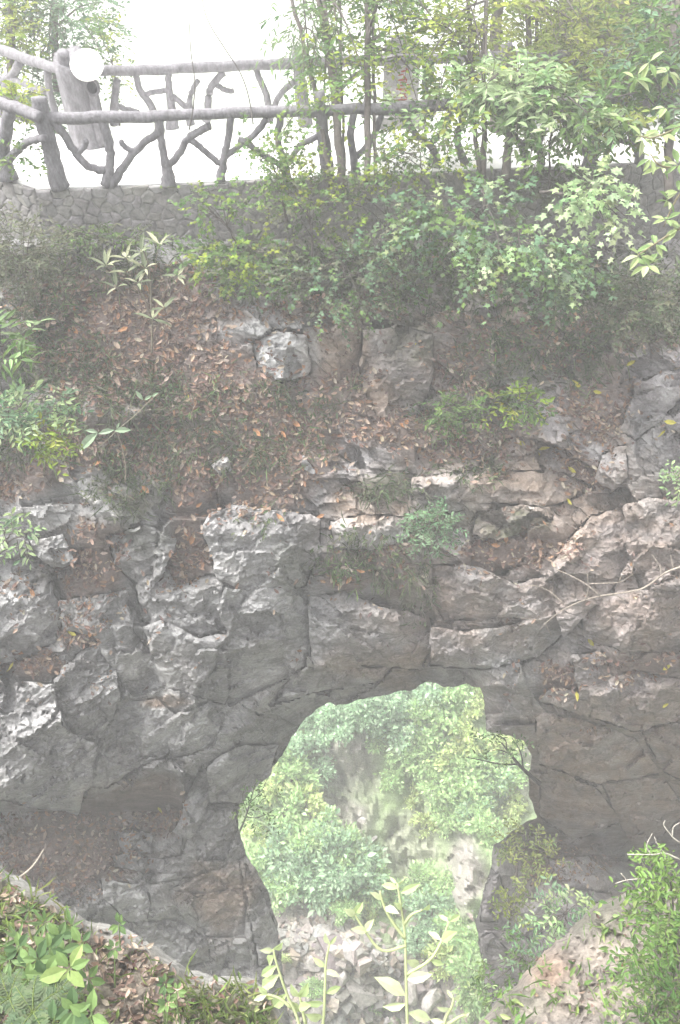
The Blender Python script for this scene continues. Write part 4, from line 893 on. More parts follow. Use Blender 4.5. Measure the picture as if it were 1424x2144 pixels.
gd = lambda px, py: np.clip(blobs(px, py, GREEN) * (.15 + 1.7 * vn(px * .02, py * .02, 411)) , 0, 1)
px, py = scatter(17000, gd, (-60, 1490, 515, 1300))
p, nn, kk = hits(ROCKS, px, py); ok = nn[:, 2] > -.1; p, nn = p[ok], nn[ok]; nl = len(p); bright = np.repeat(vn(px[kk][ok] * .022, py[kk][ok] * .022, 421), 4)
mb = MB(); k3 = 4
p4 = np.repeat(p, k3, 0) + rng.normal(size=(nl * k3, 3)) * .05; n4 = np.repeat(nn, k3, 0)
dd = unit(n4 * .35 + np.array((0, -.25, -.35)) + rng.normal(size=p4.shape) * .6)
col = palette(len(p4), GG + DG + [(.2, .24, .13)], .25); col = col * (1 + 1.0 * np.clip(bright - .6, 0, 1)[:, None] * np.array((.9, 1.5, .7)))
half = rng.uniform(size=len(p4)) < .6
put_leaves(mb, 'blade', p4[half], dd[half], n4[half] + rng.normal(size=(half.sum(), 3)) * .3, .26 * rng.uniform(.5, 1.3, half.sum()), col[half])
put_leaves(mb, 'oval', p4[~half] + n4[~half] * .06, dd[~half], n4[~half] + UP + rng.normal(size=((~half).sum(), 3)) * .4, .095 * rng.uniform(.6, 1.3, (~half).sum()), col[~half])
tag(mb.obj('undergrowth', M_LEAF), 'dull green grass and creeping plants growing over the slope', 'undergrowth', kind='stuff')
# conspicuous fallen leaves, one by one
FL = {'orange': (.46, .24, .12), 'yellow': (.55, .50, .08), 'tan': (.42, .33, .26)}
spots = dict(orange=[(165, 705), (270, 690), (330, 660), (232, 608), (610, 595), (545, 860), (588, 905), (610, 885), (530, 900), (285, 930), (265, 945), (200, 975), (290, 1040), (300, 1020), (395, 1125), (400, 1140), (575, 1080),
                     (680, 1080), (745, 1200), (735, 1205), (710, 1225), (1045, 1145), (1060, 1140), (850, 885), (835, 890), (970, 905), (640, 985), (655, 1010), (75, 1250), (50, 1365), (160, 660), (300, 600), (410, 1060), (190, 1330), (5, 1425)],
             yellow=[(1185, 980), (1182, 1046), (1215, 815), (1240, 820), (1100, 935), (1150, 930), (1030, 850), (1390, 885), (1400, 905), (870, 715), (1230, 1338), (1385, 1400), (1212, 1446), (1395, 1470), (1330, 750), (395, 828), (160, 1335), (35, 1390), (333, 1685), (1120, 950)],
             tan=[(470, 760), (440, 700), (500, 690), (350, 720), (180, 745), (240, 790), (160, 810), (430, 880), (520, 1010), (480, 1000), (380, 1100), (410, 1090), (600, 840), (660, 880), (700, 900), (760, 880), (240, 720), (130, 600), (450, 640), (560, 690), (900, 1010), (1110, 760), (1350, 750), (60, 1800), (130, 1790), (170, 1820), (100, 1740), (160, 1850), (210, 1780), (300, 1700), (380, 1660), (210, 1325), (185, 1345)])
for key, pts in spots.items():
    lm = leaf_mesh('curl', FL[key], M_DRY, 'fallen_leaf')
    zl = ordinals(pts, lambda p: 'on the upper slope' if p[1] < 720 else 'on the upper middle slope' if p[1] < 840 else 'on the middle slope' if p[1] < 920 else 'above the big boulder' if p[1] < 1070 else 'among the boulders' if p[1] < 1300 else 'on the low ledges')
    for (x, y), (zn, od) in zip(pts, zl):
        X, Y = np.array([float(x)]), np.array([float(y)])
        p, nn, _k = hits(ROCKS, X, Y); nn = unit(nn + UP * .6)
        o = bpy.data.objects.new('fallen_leaf', lm); C.objects.link(o)
        d = np.cross(nn[0], unit(rng.normal(size=3))); d = unit(d); Xa = unit(np.cross(d, nn[0])); N = np.cross(Xa, d); s = rng.uniform(.14, .21)
        pos = p[0] + nn[0] * .05
        o.matrix_world = Matrix(((Xa[0] * s, d[0] * s, N[0] * s, pos[0]), (Xa[1] * s, d[1] * s, N[1] * s, pos[1]), (Xa[2] * s, d[2] * s, N[2] * s, pos[2]), (0, 0, 0, 1)))
        tag(o, '%s fallen leaf %s, %s of its colour there' % ({'orange': 'orange', 'yellow': 'bright yellow', 'tan': 'pale tan'}[key], zn, od), 'fallen leaf', key + ' leaves fallen on the cliff')

# ------------------------------------------------------------------ plants with leaves one can pick apart
def stem_part(root, pts, r, name='stem', col=(.16, .14, .10), sides=6, n=5, mat=None):
    m = MB(); tube(m, smooth_path([at(*p) for p in pts], n), r, sides, col, True, .05); return m.obj(name, mat or M_BARK, root, True)
def rosette(root, me, px, py, t, n, length, elev=.5, axis=None, spread=1.0, jit=.2):
    c = at(px, py, t); ax = unit(np.array(axis if axis is not None else (0, -.25, 1.))); X = unit(np.cross(ax, (.3, .9, .1))); Y = np.cross(ax, X); a0 = rng.uniform(0, 6.28)
    for k in range(n):
        a = a0 + k * 2 * math.pi / n * spread + rng.normal() * jit; e = elev + rng.normal() * jit
        d = (X * math.cos(a) + Y * math.sin(a)) * math.cos(e) + ax * math.sin(e)
        leaf_obj(me[rng.integers(0, len(me))], root, c + d * .01, d, ax - d * .2, length * rng.uniform(.75, 1.15))
lance_pale = [leaf_mesh('lance', c, M_LEAF) for c in ((.46, .48, .32), (.34, .38, .25), (.24, .28, .18), (.58, .58, .42))]
r = empty('laurel_shrub', at(318, 720, 12.9), 'young shrub with whorls of long cream-green leaves rising from the leaf litter', 'shrub')
stem_part(r, [(318, 740, 12.9), (318, 690, 12.8), (316, 620, 12.7), (312, 560, 12.6), (300, 525, 12.5)], [.02, .012])
for x, y, m_ in [(222, 556, 6), (264, 540, 5), (296, 528, 7), (334, 512, 5), (244, 602, 4), (290, 592, 4), (372, 578, 4), (420, 578, 3), (320, 668, 5), (345, 645, 4), (304, 562, 6), (265, 570, 3)]:
    tw_ = stem_part(r, [(317, min(y + 90, 680), 12.75), ((x + 317) / 2, y + 35, 12.65), (x, y, 12.55)], [.009, .005], 'twig', n=4, sides=4)
    rosette(tw_, lance_pale, x, y, 12.55, m_, .29, .4, jit=.35)
oval_pale = [leaf_mesh('oval', c, M_LEAF) for c in ((.40, .50, .36), (.34, .44, .30))]
r = empty('leafy_twig', at(262, 1000, 12.9), 'bent thin twig with a few large pale leaves over the leaf litter', 'twig')
stem_part(r, [(262, 1010, 12.9), (263, 975, 12.8), (255, 935, 12.7), (244, 902, 12.6)], [.009, .007], col=(.3, .25, .19))
stem_part(r, [(205, 937, 12.6), (228, 918, 12.6), (246, 900, 12.6), (280, 872, 12.55), (305, 848, 12.5), (326, 828, 12.5)], [.008, .006], col=(.3, .27, .2))
for (x0, y0), (x1, y1) in [((240, 900), (205, 908)), ((240, 902), (275, 900)), ((205, 905), (165, 945)), ((205, 905), (178, 900)), ((244, 898), (250, 885)), ((318, 830), (332, 822)), ((300, 838), (284, 818)), ((302, 838), (318, 828))]:
    p, q = at(x0, y0, 12.55), at(x1, y1, 12.5); leaf_obj(oval_pale[rng.integers(0, 2)], r, p, q - p, UP - np.array((0, .8, 0)), np.linalg.norm(q - p))
r = empty('fallen_branch', at(1424, 1185, 13.3), 'bare pale forked branch caught on the rock face at the right', 'branch')
bt = lambda x, y: float(base_t(np.array([x * 1.]), np.array([y * 1.]))[0]) - 1.0
bcol = (.36, .31, .26)
for pts, rr_ in [([(1450, 1176), (1424, 1187), (1392, 1200), (1350, 1230), (1310, 1240), (1262, 1247), (1220, 1258), (1180, 1276), (1148, 1300), (1130, 1318)], [.017, .014, .006]), ([(1256, 1247), (1228, 1224), (1196, 1206), (1160, 1190)], [.014, .006]),
                 ([(1226, 1256), (1232, 1232), (1230, 1202)], [.011, .006]), ([(1234, 1222), (1270, 1221), (1300, 1218), (1325, 1202)], [.01, .005]), ([(1296, 1219), (1307, 1192)], [.008, .005]), ([(1322, 1204), (1326, 1178)], [.007, .004]),
                 ([(1260, 1247), (1290, 1247), (1305, 1258), (1312, 1272)], [.011, .006]), ([(1384, 1206), (1382, 1186), (1366, 1162)], [.012, .005]), ([(1410, 1190), (1404, 1162)], [.009, .004]), ([(1180, 1264), (1150, 1238), (1118, 1226), (1084, 1230)], [.012, .005]),
                 ([(1140, 1304), (1155, 1330)], [.008, .004]), ([(1135, 1298), (1090, 1294)], [.006, .004])]:
    stem_part(r, [(x, y, bt(x, y)) for x, y in pts], rr_, 'twig', bcol, 5, 4)
r = empty('rim_tree', at(1115, 1625, 16.2), 'small dark bare-branched tree leaning into the right side of the opening', 'tree')
for pts, rr_ in [([(1130, 1640, 16.8), (1108, 1622, 16.4), (1085, 1600, 16.2), (1068, 1578, 16.1), (1050, 1555, 16)], [.05, .035, .015]), ([(1085, 1600, 16.2), (1050, 1600, 16), (1010, 1592, 16), (975, 1585, 16)], [.02, .008]), ([(1096, 1610, 16.3), (1090, 1575, 16.2), (1072, 1545, 16.1)], [.02, .008]),
                 ([(1068, 1578, 16.1), (1045, 1570, 16), (1030, 1572, 16)], [.014, .006]), ([(1062, 1570, 16.1), (1058, 1550, 16), (1040, 1535, 16)], [.012, .005])]:
    stem_part(r, pts, rr_, 'branch', (.07, .065, .06), 5, 4)
lf = MB(); foliage(lf, None, 1045, 1560, 16, 50, 25, .4, 22, 5, 'oval', .11, [(.12, .18, .08), (.16, .22, .1)], length=.3); lf.obj('crown', M_LEAF, r)
r = empty('rim_tree', at(505, 1705, 16.4), 'thin dark twiggy sapling at the left rim of the opening', 'tree')
for pts, rr_ in [([(500, 1745, 16.8), (515, 1710, 16.6), (525, 1675, 16.5), (535, 1640, 16.5)], [.025, .008]), ([(515, 1710, 16.6), (540, 1712, 16.5), (575, 1695, 16.4)], [.012, .005]), ([(518, 1700, 16.6), (508, 1670, 16.5), (515, 1640, 16.4)], [.012, .005]), ([(525, 1680, 16.5), (548, 1655, 16.4), (560, 1630, 16.4)], [.01, .004])]:
    stem_part(r, pts, rr_, 'branch', (.10, .09, .075), 5, 4)
lf = MB(); foliage(lf, None, 545, 1690, 16.3, 45, 60, .5, 26, 5, 'oval', .10, MG, length=.3); lf.obj('crown', M_LEAF, r)
# hanging branch at the right edge, close to the camera
ov = [leaf_mesh('oval', c, M_LEAF) for c in ((.40, .48, .25), (.52, .58, .36), (.26, .36, .17))]
r = empty('hanging_branch', at(1470, 240, 7.0), 'near branch with large pale leaves hanging in from the right edge', 'branch')
for pts in ([(1480, 230, 7), (1430, 262, 6.9), (1370, 288, 6.8), (1340, 285, 6.8)], [(1480, 330, 7), (1420, 350, 6.9), (1380, 345, 6.8), (1362, 322, 6.8)], [(1480, 380, 7), (1430, 400, 6.9), (1405, 440, 6.9), (1390, 475, 6.9)], [(1480, 450, 7), (1420, 480, 6.9), (1372, 510, 6.8), (1335, 535, 6.8)]):
    stem_part(r, pts, [.012, .005], 'twig', (.25, .22, .13), 5, 4)
for x, y, m_ in [(1345, 288, 5), (1385, 280, 6), (1425, 265, 5), (1362, 330, 4), (1385, 350, 5), (1420, 345, 5), (1420, 400, 5), (1395, 460, 5), (1420, 480, 5), (1372, 512, 5), (1340, 535, 5), (1355, 555, 5), (1400, 420, 4), (1395, 225, 4), (1360, 130, 5), (1400, 150, 5), (1330, 165, 4)]:
    rosette(r, ov, x, y, 6.85, m_ + 1, .145, -.25, axis=(rng.normal() * .3, -.35, 1), jit=.4)

for lab, pts in [('thin bare vine hanging straight across both railings', [(396, 40, 11.8), (400, 110, 11.9), (408, 170, 12), (404, 230, 12.1), (396, 272, 12.2)]), ('thin bare stem slanting down across the far railing', [(420, -20, 12.2), (434, 40, 12.2), (470, 100, 12.3), (502, 150, 12.4), (520, 200, 12.4), (530, 260, 12.4)])]:
    r = empty('bare_vine', at(*pts[-1]), lab, 'vine'); stem_part(r, pts, [.007, .012], 'stem', (.12, .11, .10), 5, 5)
# ------------------------------------------------------------------ foreground lip: two slopes at the photographer's feet
LLIP = [(-260, 1790), (0, 1812), (60, 1850), (130, 1892), (182, 1928), (262, 1944), (330, 1984), (382, 2022), (442, 2042), (522, 2046), (566, 2075), (600, 2150), (640, 2330), (-260, 2330)]
RLIP = [(1640, 1800), (1424, 1840), (1330, 1862), (1250, 1892), (1220, 1922), (1140, 1992), (1082, 2060), (1040, 2100), (1000, 2150), (960, 2330), (1640, 2330)]
def lt(X, Y):
    d, _, _ = nearest(X, Y, LLIP[1:12]); 
    t = 4.1 + (2330 - Y) * .0026 + .0009 * X + .25 * fbm(X * .008, Y * .008, 501, 4) + .10 * facets(X * .02, Y * .03, 511, .9) + .03 * fbm(X * .06, Y * .06, 507, 3)
    return t
def rt(X, Y):
    return 4.6 + (2330 - Y) * .0052 - .0012 * (X - 1100) + .35 * fbm(X * .008, Y * .008, 521, 4) + .07 * facets(X * .014, Y * .018, 531, .9) + .03 * facets(X * .04, Y * .05, 533, .9) + .02 * facets(X * .09, Y * .11, 535, .9) + .03 * fbm(X * .06, Y * .06, 527, 3)
def lcol(X, Y):
    n = fbm(X * .02, Y * .02, 541, 5); P = np.array(LLIP[1:12]); d, _, _ = nearest(X, Y, P)
    edge = Y - np.interp(X, P[:, 0], P[:, 1])
    c = np.tile(np.array((.27, .23, .185)), (len(X), 1)) * (1 + 1.0 * n)[:, None]
    rockm = np.clip(1.1 - edge / 45 + 1.5 * n, 0, 1); c = mixc(c, rockm, (.42, .41, .38)); g = sstep(330, 420, X) * .7 + sstep(200, 60, X) * .4
    return np.clip(mixc(c, np.clip(g + n, 0, 1) * (1 - rockm) * .7, (.17, .21, .09)), .03, .8)
def rcol(X, Y):
    n = fbm(X * .014, Y * .014, 551, 5)
    c = np.tile(np.array((.23, .205, .18)), (len(X), 1)) * (1 + 1.1 * n)[:, None]
    o = np.exp(-((X - 1150) / 45) ** 2 - ((Y - 2035) / 40) ** 2); c = mixc(c, o * .7, (.40, .27, .19))
    l = blobs(X, Y, [(1290, 2000, 60, 30, 1), (1250, 2090, 120, 40, .8), (1330, 1940, 60, 30, .8), (1160, 2110, 70, 30, .7)], 30); c = mixc(c, l * .55, (.50, .43, .36))
    gk = blobs(X, Y, [(1250, 1925, 70, 40, .9), (1080, 2090, 70, 40, .8)], 30); c = mixc(c, gk * .7, (.17, .17, .13)); return np.clip(c, .03, .8)
rock(LLIP, lt, 'foreground_slope', M_SOIL, None, lcol, stepi=7, depth=2.5, amp=5, seed=901, bevel=26, bev=.25)['kind'] = 'structure'
rock(RLIP, rt, 'foreground_bank', M_SOIL, None, rcol, stepi=7, depth=3.0, amp=6, seed=917, bevel=30, bev=.35)['kind'] = 'structure'
def fg_scatter(n, P, fn, dens):
    px = rng.uniform(-100, 1540, n); py = rng.uniform(1800, 2200, n); m = inside(px, py, P) & (rng.uniform(size=n) < dens(px, py)); px, py = px[m], py[m]
    p, nn = surf_normal(fn, px, py); return px, py, p, nn
PL, PR = np.array(LLIP), np.array(RLIP)
def lip_edge(X): P = np.array(LLIP[1:12]); return np.interp(X, P[:, 0], P[:, 1])
_, _, p, nn = fg_scatter(9000, PL, lt, lambda x, y: np.clip(np.exp(-((x - 290 - (y - 2040) * .35) / 95) ** 2) + .25 + .3 * (x < 120), 0, 1) * (y > lip_edge(x) + 22)); nl = len(p)
mb = MB(); put_leaves(mb, 'curl', p + nn * rng.uniform(.005, .03, (nl, 1)), np.cross(nn, unit(rng.normal(size=(nl, 3)))), nn + rng.normal(size=(nl, 3)) * .4, .055 * rng.uniform(.4, 1.5, nl), palette(nl, DRYC[:3] + [(.5, .4, .32), (.55, .42, .34), (.42, .34, .29)], .25))
_, _, p, nn = fg_scatter(2600, PR, rt, lambda x, y: np.clip(1.4 * vn(x * .02, y * .02, 79) - .62, 0, 1)); nl = len(p)
put_leaves(mb, 'curl', p + nn * rng.uniform(.005, .03, (nl, 1)), np.cross(nn, unit(rng.normal(size=(nl, 3)))), nn + rng.normal(size=(nl, 3)) * .4, .05 * rng.uniform(.4, 1.4, nl), palette(nl, DRYC + [(.45, .37, .3)], .25))
tag(mb.obj('foreground_litter', M_DRY), 'pale dry leaves scattered on the two near slopes', 'leaf litter', kind='stuff')
mb = MB()
_, _, p, nn = fg_scatter(12000, PL, lt, lambda x, y: (np.clip(sstep(300, 430, x) + sstep(230, 110, x) * .8 + .12, 0, 1)) * (y > lip_edge(x) + 14) * np.clip(.2 + 1.6 * vn(x * .03, y * .03, 77), 0, 1)); nl = len(p)
d3 = unit(UP * .8 + rng.normal(size=(nl, 3)) * .6 - np.array((0, .3, 0)))
h_ = rng.uniform(size=nl) < .55; cl = palette(nl, [(.20, .27, .10), (.28, .34, .13), (.15, .2, .08), (.34, .38, .18)], .2)
put_leaves(mb, 'blade', p[h_], d3[h_], rng.normal(size=(h_.sum(), 3)), .16 * rng.uniform(.5, 1.3, h_.sum()), cl[h_]); put_leaves(mb, 'oval', p[~h_] + nn[~h_] * .03, d3[~h_] * .5 + rng.normal(size=((~h_).sum(), 3)) * .5, UP + rng.normal(size=((~h_).sum(), 3)) * .4, .055 * rng.uniform(.5, 1.4, (~h_).sum()), cl[~h_])
_, _, p, nn = fg_scatter(9000, PR, rt, lambda x, y: np.clip(blobs(x, y, [(1390, 1990, 90, 170, 1), (1330, 2120, 80, 60, .8), (1040, 2110, 70, 60, .9), (1180, 2060, 90, 60, .35), (1250, 1960, 80, 60, .4), (1270, 2070, 90, 80, .45)], 40) * (.3 + 1.2 * vn(x * .03, y * .03, 78)), 0, 1)); nl = len(p)
d3 = unit(UP * .5 + rng.normal(size=(nl, 3)) * .7 - np.array((0, .3, 0))); cl = palette(nl, [(.20, .30, .12), (.28, .38, .15), (.15, .23, .09), (.34, .42, .2)], .2); h_ = rng.uniform(size=nl) < .35
put_leaves(mb, 'blade', p[h_], d3[h_], rng.normal(size=(h_.sum(), 3)), .2 * rng.uniform(.5, 1.3, h_.sum()), cl[h_]); put_leaves(mb, 'oval', p[~h_] + nn[~h_] * .05, d3[~h_], UP + rng.normal(size=((~h_).sum(), 3)) * .4, .07 * rng.uniform(.5, 1.4, (~h_).sum()), cl[~h_])
tag(mb.obj('foreground_grass', M_LEAF), 'short grass and small herbs on the near slopes at the bottom', 'grass', kind='stuff')
# bush on the near right bank
tree('shrub', [([(1440, 2060, 5.6), (1410, 1960, 5.7), (1380, 1860, 5.8)], [.02, .008])], [fc(1405, 1900, 5.6, 70, 105, .4, 150, 7, 'oval', .06, [(.17, .26, .09), (.24, .35, .13), (.12, .19, .075)], length=.2), fc(1395, 2060, 5.1, 65, 90, .3, 110, 7, 'oval', .05, MG, length=.2)],
     'bright green leafy bush on the near bank at the lower right edge', 'shrub', trunk_name='stem')
r = empty('bare_twigs', at(1400, 1800, 5.6), 'bare grey forked twigs sticking out of the lower right bush', 'twig')
for pts, rr_ in [([(1424, 1800, 5.6), (1392, 1786, 5.6), (1370, 1789, 5.6), (1313, 1789, 5.6)], [.006, .004]), ([(1362, 1788, 5.6), (1354, 1770, 5.6), (1366, 1745, 5.6)], [.005, .003]), ([(1395, 1790, 5.6), (1378, 1770, 5.6), (1370, 1752, 5.6)], [.005, .003]), ([(1424, 1765, 5.6), (1408, 1752, 5.6), (1390, 1728, 5.6), (1393, 1718, 5.6)], [.006, .003]),
                 ([(1408, 1752, 5.6), (1410, 1732, 5.6), (1424, 1722, 5.6)], [.005, .003]), ([(1340, 1840, 5.7), (1310, 1843, 5.7), (1288, 1850, 5.7)], [.006, .003]), ([(1318, 1850, 5.7), (1300, 1828, 5.7)], [.004, .003])]:
    stem_part(r, pts, rr_, 'twig', (.45, .42, .36), 5, 4)
r = empty('bare_twigs', at(20, 1880, 6.2), 'long thin bare stick lying over the lip at the lower left', 'twig')
stem_part(r, [(-10, 1868, 6.1), (40, 1838, 6.2), (70, 1812, 6.3), (92, 1778, 6.4)], [.012, .006], 'twig', (.45, .4, .33), 5, 4)
# broad-leaved plants and ferns, lower left
bl = [leaf_mesh('broad', c, M_LEAF) for c in ((.14, .215, .095), (.18, .265, .11), (.105, .17, .08), (.22, .32, .13))]
lz = [leaf_mesh('lance', c, M_LEAF) for c in ((.17, .26, .11), (.13, .20, .09), (.21, .30, .14))]
def herb(name, stems, label, me, cat='plant'):
    x, y, t = stems[0][:3]; r = empty(name, at(x, y + 70, t), label, cat)
    for x, y, t, n, ln, el in stems:
        st_o = stem_part(r, [(x + rng.uniform(-12, 12), y + 85, t + .05), (x + rng.uniform(-4, 4), y + 40, t), (x, y, t - .05)], [.006, .004], 'stem', (.2, .28, .1), 5, 4)
        rosette(st_o, me, x, y, t - .05, n, ln, el, axis=(.05, -.5, .85), jit=.18)
    return r
herb('broad_leaf_plant', [(145, 2028, 4.3, 6, .135, .1)], 'bright yellow-green plant with six spread leaves in the lower left', [bl[3], leaf_mesh('broad', (.34, .44, .18), M_LEAF)])
herb('broad_leaf_plant', [(80, 2010, 4.5, 6, .095, .1), (105, 1985, 4.6, 6, .10, .2), (125, 1960, 4.7, 6, .09, .3), (60, 2050, 4.4, 6, .10, 0), (170, 1975, 4.6, 5, .085, .3), (95, 2040, 4.4, 6, .10, .2), (40, 1985, 4.6, 6, .085, .2), (185, 2050, 4.4, 5, .08, .3)], 'clump of broad green leaves beside the bright six-leaved plant', bl)
herb('broad_leaf_plant', [(155, 2115, 4.0, 6, .11, .3), (110, 2140, 4.0, 5, .11, .2), (190, 2125, 4.0, 4, .10, .3)], 'light green plant at the bottom edge below the six-leaved plant', bl)
herb('narrow_leaf_plant', [(150, 1940, 4.9, 8, .11, .6), (95, 1932, 4.9, 8, .11, .6), (40, 1965, 4.8, 8, .10, .5), (20, 2010, 4.6, 8, .11, .4), (60, 1905, 5.2, 8, .09, .6)], 'grassy narrow-leaved plants near the lip at the lower left', lz)
herb('creeping_herb', [(345, 2060, 4.8, 7, .05, .2), (370, 2075, 4.7, 7, .05, .2), (250, 1935, 5.2, 6, .06, .4), (350, 2100, 4.5, 7, .055, .2), (240, 1985, 5.0, 6, .05, .2)], 'low rounded green herb beside the leaf strewn patch', bl)
def fern(px, py, t, fronds, L, label):
    r = empty('fern', at(px, py, t), label, 'fern')
    c = at(px, py, t)
    for k in range(fronds):
        a = k * 6.283 / fronds + rng.normal() * .2; d = unit(np.array((math.cos(a), math.sin(a) * .8, .75)))
        P = np.array([c + d * L * u - UP * (.55 * L * u * u) for u in np.linspace(0, 1, 12)])
        m = MB(); tube(m, P, [.004, .002], 4, (.2, .26, .1), False)
        T = np.gradient(P, axis=0); sd_ = unit(np.cross(T, UP)); pos, dd, ss = [], [], []
        for i in range(1, 12):
            for s in (-1, 1): pos.append(P[i]); dd.append(unit(sd_[i] * s + unit(T[i]) * .45)); ss.append(L * .30 * (1 - abs(i / 11 - .35) * 1.05))
        put_leaves(m, 'diamond', np.array(pos), np.array(dd), np.tile(UP, (len(pos), 1)) + rng.normal(size=(len(pos), 3)) * .15, np.array(ss), palette(len(pos), [(.12, .165, .095), (.155, .20, .115)], .15))
        m.obj('frond', M_LEAF, r)
fern(70, 2120, 4.0, 7, .21, 'feathery fern at the bottom left corner'); fern(120, 2085, 4.2, 6, .16, 'feathery fern under the bright six-leaved plant'); fern(20, 2090, 4.2, 6, .18, 'small fern at the left edge near the bottom')
# weeds close to the lens, overexposed brightness put into their pale colour
wl = [leaf_mesh('oval', c, M_LEAF) for c in ((.60, .68, .40), (.68, .74, .48), (.52, .62, .34))]
def weed(label, stems, leaves, t):
    r = empty('weed', at(stems[0][0][0], stems[0][0][1], t), label, 'weed')
    for pts in stems: stem_part(r, [(x, y, t) for x, y in pts], [.006, .0035], 'stem', (.58, .63, .38), 6, 4, M_LEAF)
    for x0, y0, x1, y1 in leaves:
        p, q = at(x0, y0, t), at(x1, y1, t + rng.uniform(-.06, .06)); leaf_obj(wl[rng.integers(0, 3)], r, p, q - p, UP + rng.normal(size=3) * .25 - np.array((0, .6, 0)), np.linalg.norm(q - p))
weed('tall pale weed with large leaves before the bottom of the opening', [[(855, 2240), (853, 2144), (850, 2040), (848, 1960), (840, 1900), (832, 1850)], [(848, 1965), (825, 1935), (805, 1900), (795, 1865)], [(850, 1980), (800, 1990), (765, 1950), (740, 1910)], [(852, 2040), (900, 2010), (925, 1970), (940, 1930)], [(846, 1935), (862, 1915), (885, 1905)]],
     [(850, 2085, 785, 2045), (836, 1860, 798, 1852), (838, 1870, 880, 1850), (832, 1850, 815, 1835), (832, 1850, 850, 1838), (842, 1905, 825, 1890), (800, 1885, 775, 1868), (805, 1900, 835, 1912), (770, 1950, 735, 1945), (745, 1915, 720, 1905), (742, 1912, 760, 1890), (765, 1950, 782, 1925),
      (925, 1970, 955, 1950), (940, 1930, 965, 1915), (940, 1930, 918, 1915), (925, 1970, 895, 1950), (900, 2010, 930, 2020), (885, 1905, 900, 1895), (850, 2010, 880, 2020), (850, 2050, 905, 2040), (852, 2100, 800, 2110), (853, 2120, 905, 2135)], 2.7)
weed('pale forked weed with narrow leaves at the bottom edge, left of the tall one', [[(640, 2240), (625, 2140), (600, 2080), (580, 2020), (572, 1988)], [(660, 2240), (676, 2144), (680, 2080), (682, 2020), (690, 1975)], [(610, 2110), (585, 2090), (560, 2082)], [(640, 2144), (632, 2110), (628, 2085)]],
     [(572, 1990, 545, 1990), (575, 2000, 560, 2020), (580, 2020, 545, 2045), (572, 1988, 592, 1975), (585, 2040, 545, 2070), (600, 2080, 570, 2110), (628, 2088, 608, 2062), (628, 2088, 645, 2060), (625, 2110, 650, 2105), (690, 1978, 680, 1955), (690, 1978, 705, 1960), (682, 2025, 655, 2005), (682, 2030, 712, 2045), (680, 2080, 715, 2065), (678, 2100, 640, 2100), (676, 2130, 640, 2125), (560, 2082, 530, 2095), (560, 2082, 540, 2065), (605, 2095, 630, 2120)], 2.6)
weed('small pale weed at the bottom edge right of the tall one', [[(925, 2240), (930, 2144), (945, 2110), (950, 2090)], [(930, 2150), (960, 2130), (975, 2125)]], [(950, 2092, 935, 2072), (950, 2092, 965, 2085), (942, 2112, 915, 2110), (960, 2130, 985, 2120), (930, 2140, 900, 2135)], 2.6)

ALB[0] = 1.0
# ------------------------------------------------------------------ valley: trees, bushes, boulders
def far_proto(name, cols, nleaf, leaf, shape):
    lf, tr = MB(), MB(); n = nleaf
    cc = unit(rng.normal(size=(14, 3))) * rng.uniform(.3, .95, (14, 1)); w = cc[rng.integers(0, 14, n)] + rng.normal(size=(n, 3)) * .15
    p = w * np.array(shape) + np.array((0, 0, shape[2] * .9)); d = unit(w + rng.normal(size=(n, 3)) * .6)
    put_leaves(lf, 'diamond', p, d, UP * 1.3 + rng.normal(size=(n, 3)) * .5, leaf * np.exp(rng.normal(size=n) * .45), palette(n, cols, .4) * (.75 + .5 * rng.uniform(size=(14, 1))[rng.integers(0, 14, n)]))
    tube(tr, smooth_path([(0, 0, -.8), (.05, .02, shape[2] * .5), (0, .05, shape[2] * 1.1)], 4), [.07, .03], 6, (.2, .18, .15))
    for k in range(5):
        e = cc[k] * np.array(shape) + np.array((0, 0, shape[2] * .9)); tube(tr, smooth_path([(0, 0, shape[2] * .35), e * .55, e], 3), [.03, .01], 4, (.2, .18, .15), False)
    return lf.mesh('crown', M_FAR), tr.mesh('trunk', M_BARK)
VG = [(.38, .52, .24), (.46, .60, .30), (.28, .42, .19)]; VB = [(.34, .50, .31), (.40, .55, .36), (.25, .38, .22)]; VY = [(.50, .60, .25), (.56, .64, .30), (.38, .46, .18)]  # leaf greens lightened to stand for the brightly lit valley
protos = [far_proto('a', VG, 1700, .15, (1.1, 1.1, 1.0)), far_proto('b', VB, 1900, .15, (1.3, 1.2, 1.2)), far_proto('c', VY, 1500, .14, (1.0, 1.0, .9)), far_proto('d', VG + VB, 1500, .16, (.9, .9, 1.4))]
names = ['pale green bushy tree on the valley slope seen through the opening', 'blue-green rounded tree on the valley slope seen through the opening', 'yellow-green tree on the valley slope seen through the opening', 'tall narrow green tree on the valley slope seen through the opening']
def vput(px, py, k, s):
    global vtag
    c = at(px, py, float(vt(np.array([px * 1.]), np.array([py * 1.]))[0])); lf, tr = protos[k]
    e = empty('valley_tree', c, names[k], 'tree', ['pale green valley trees', 'blue-green valley trees', 'yellow-green valley trees', 'narrow valley trees'][k]); e.rotation_euler.z = rng.uniform(0, 6.28); e.scale = (s, s, s * rng.uniform(.85, 1.15))
    vtag = e
    for nm, me in (('crown', lf), ('trunk', tr)):
        o = bpy.data.objects.new(nm, me); C.objects.link(o); o.parent = e
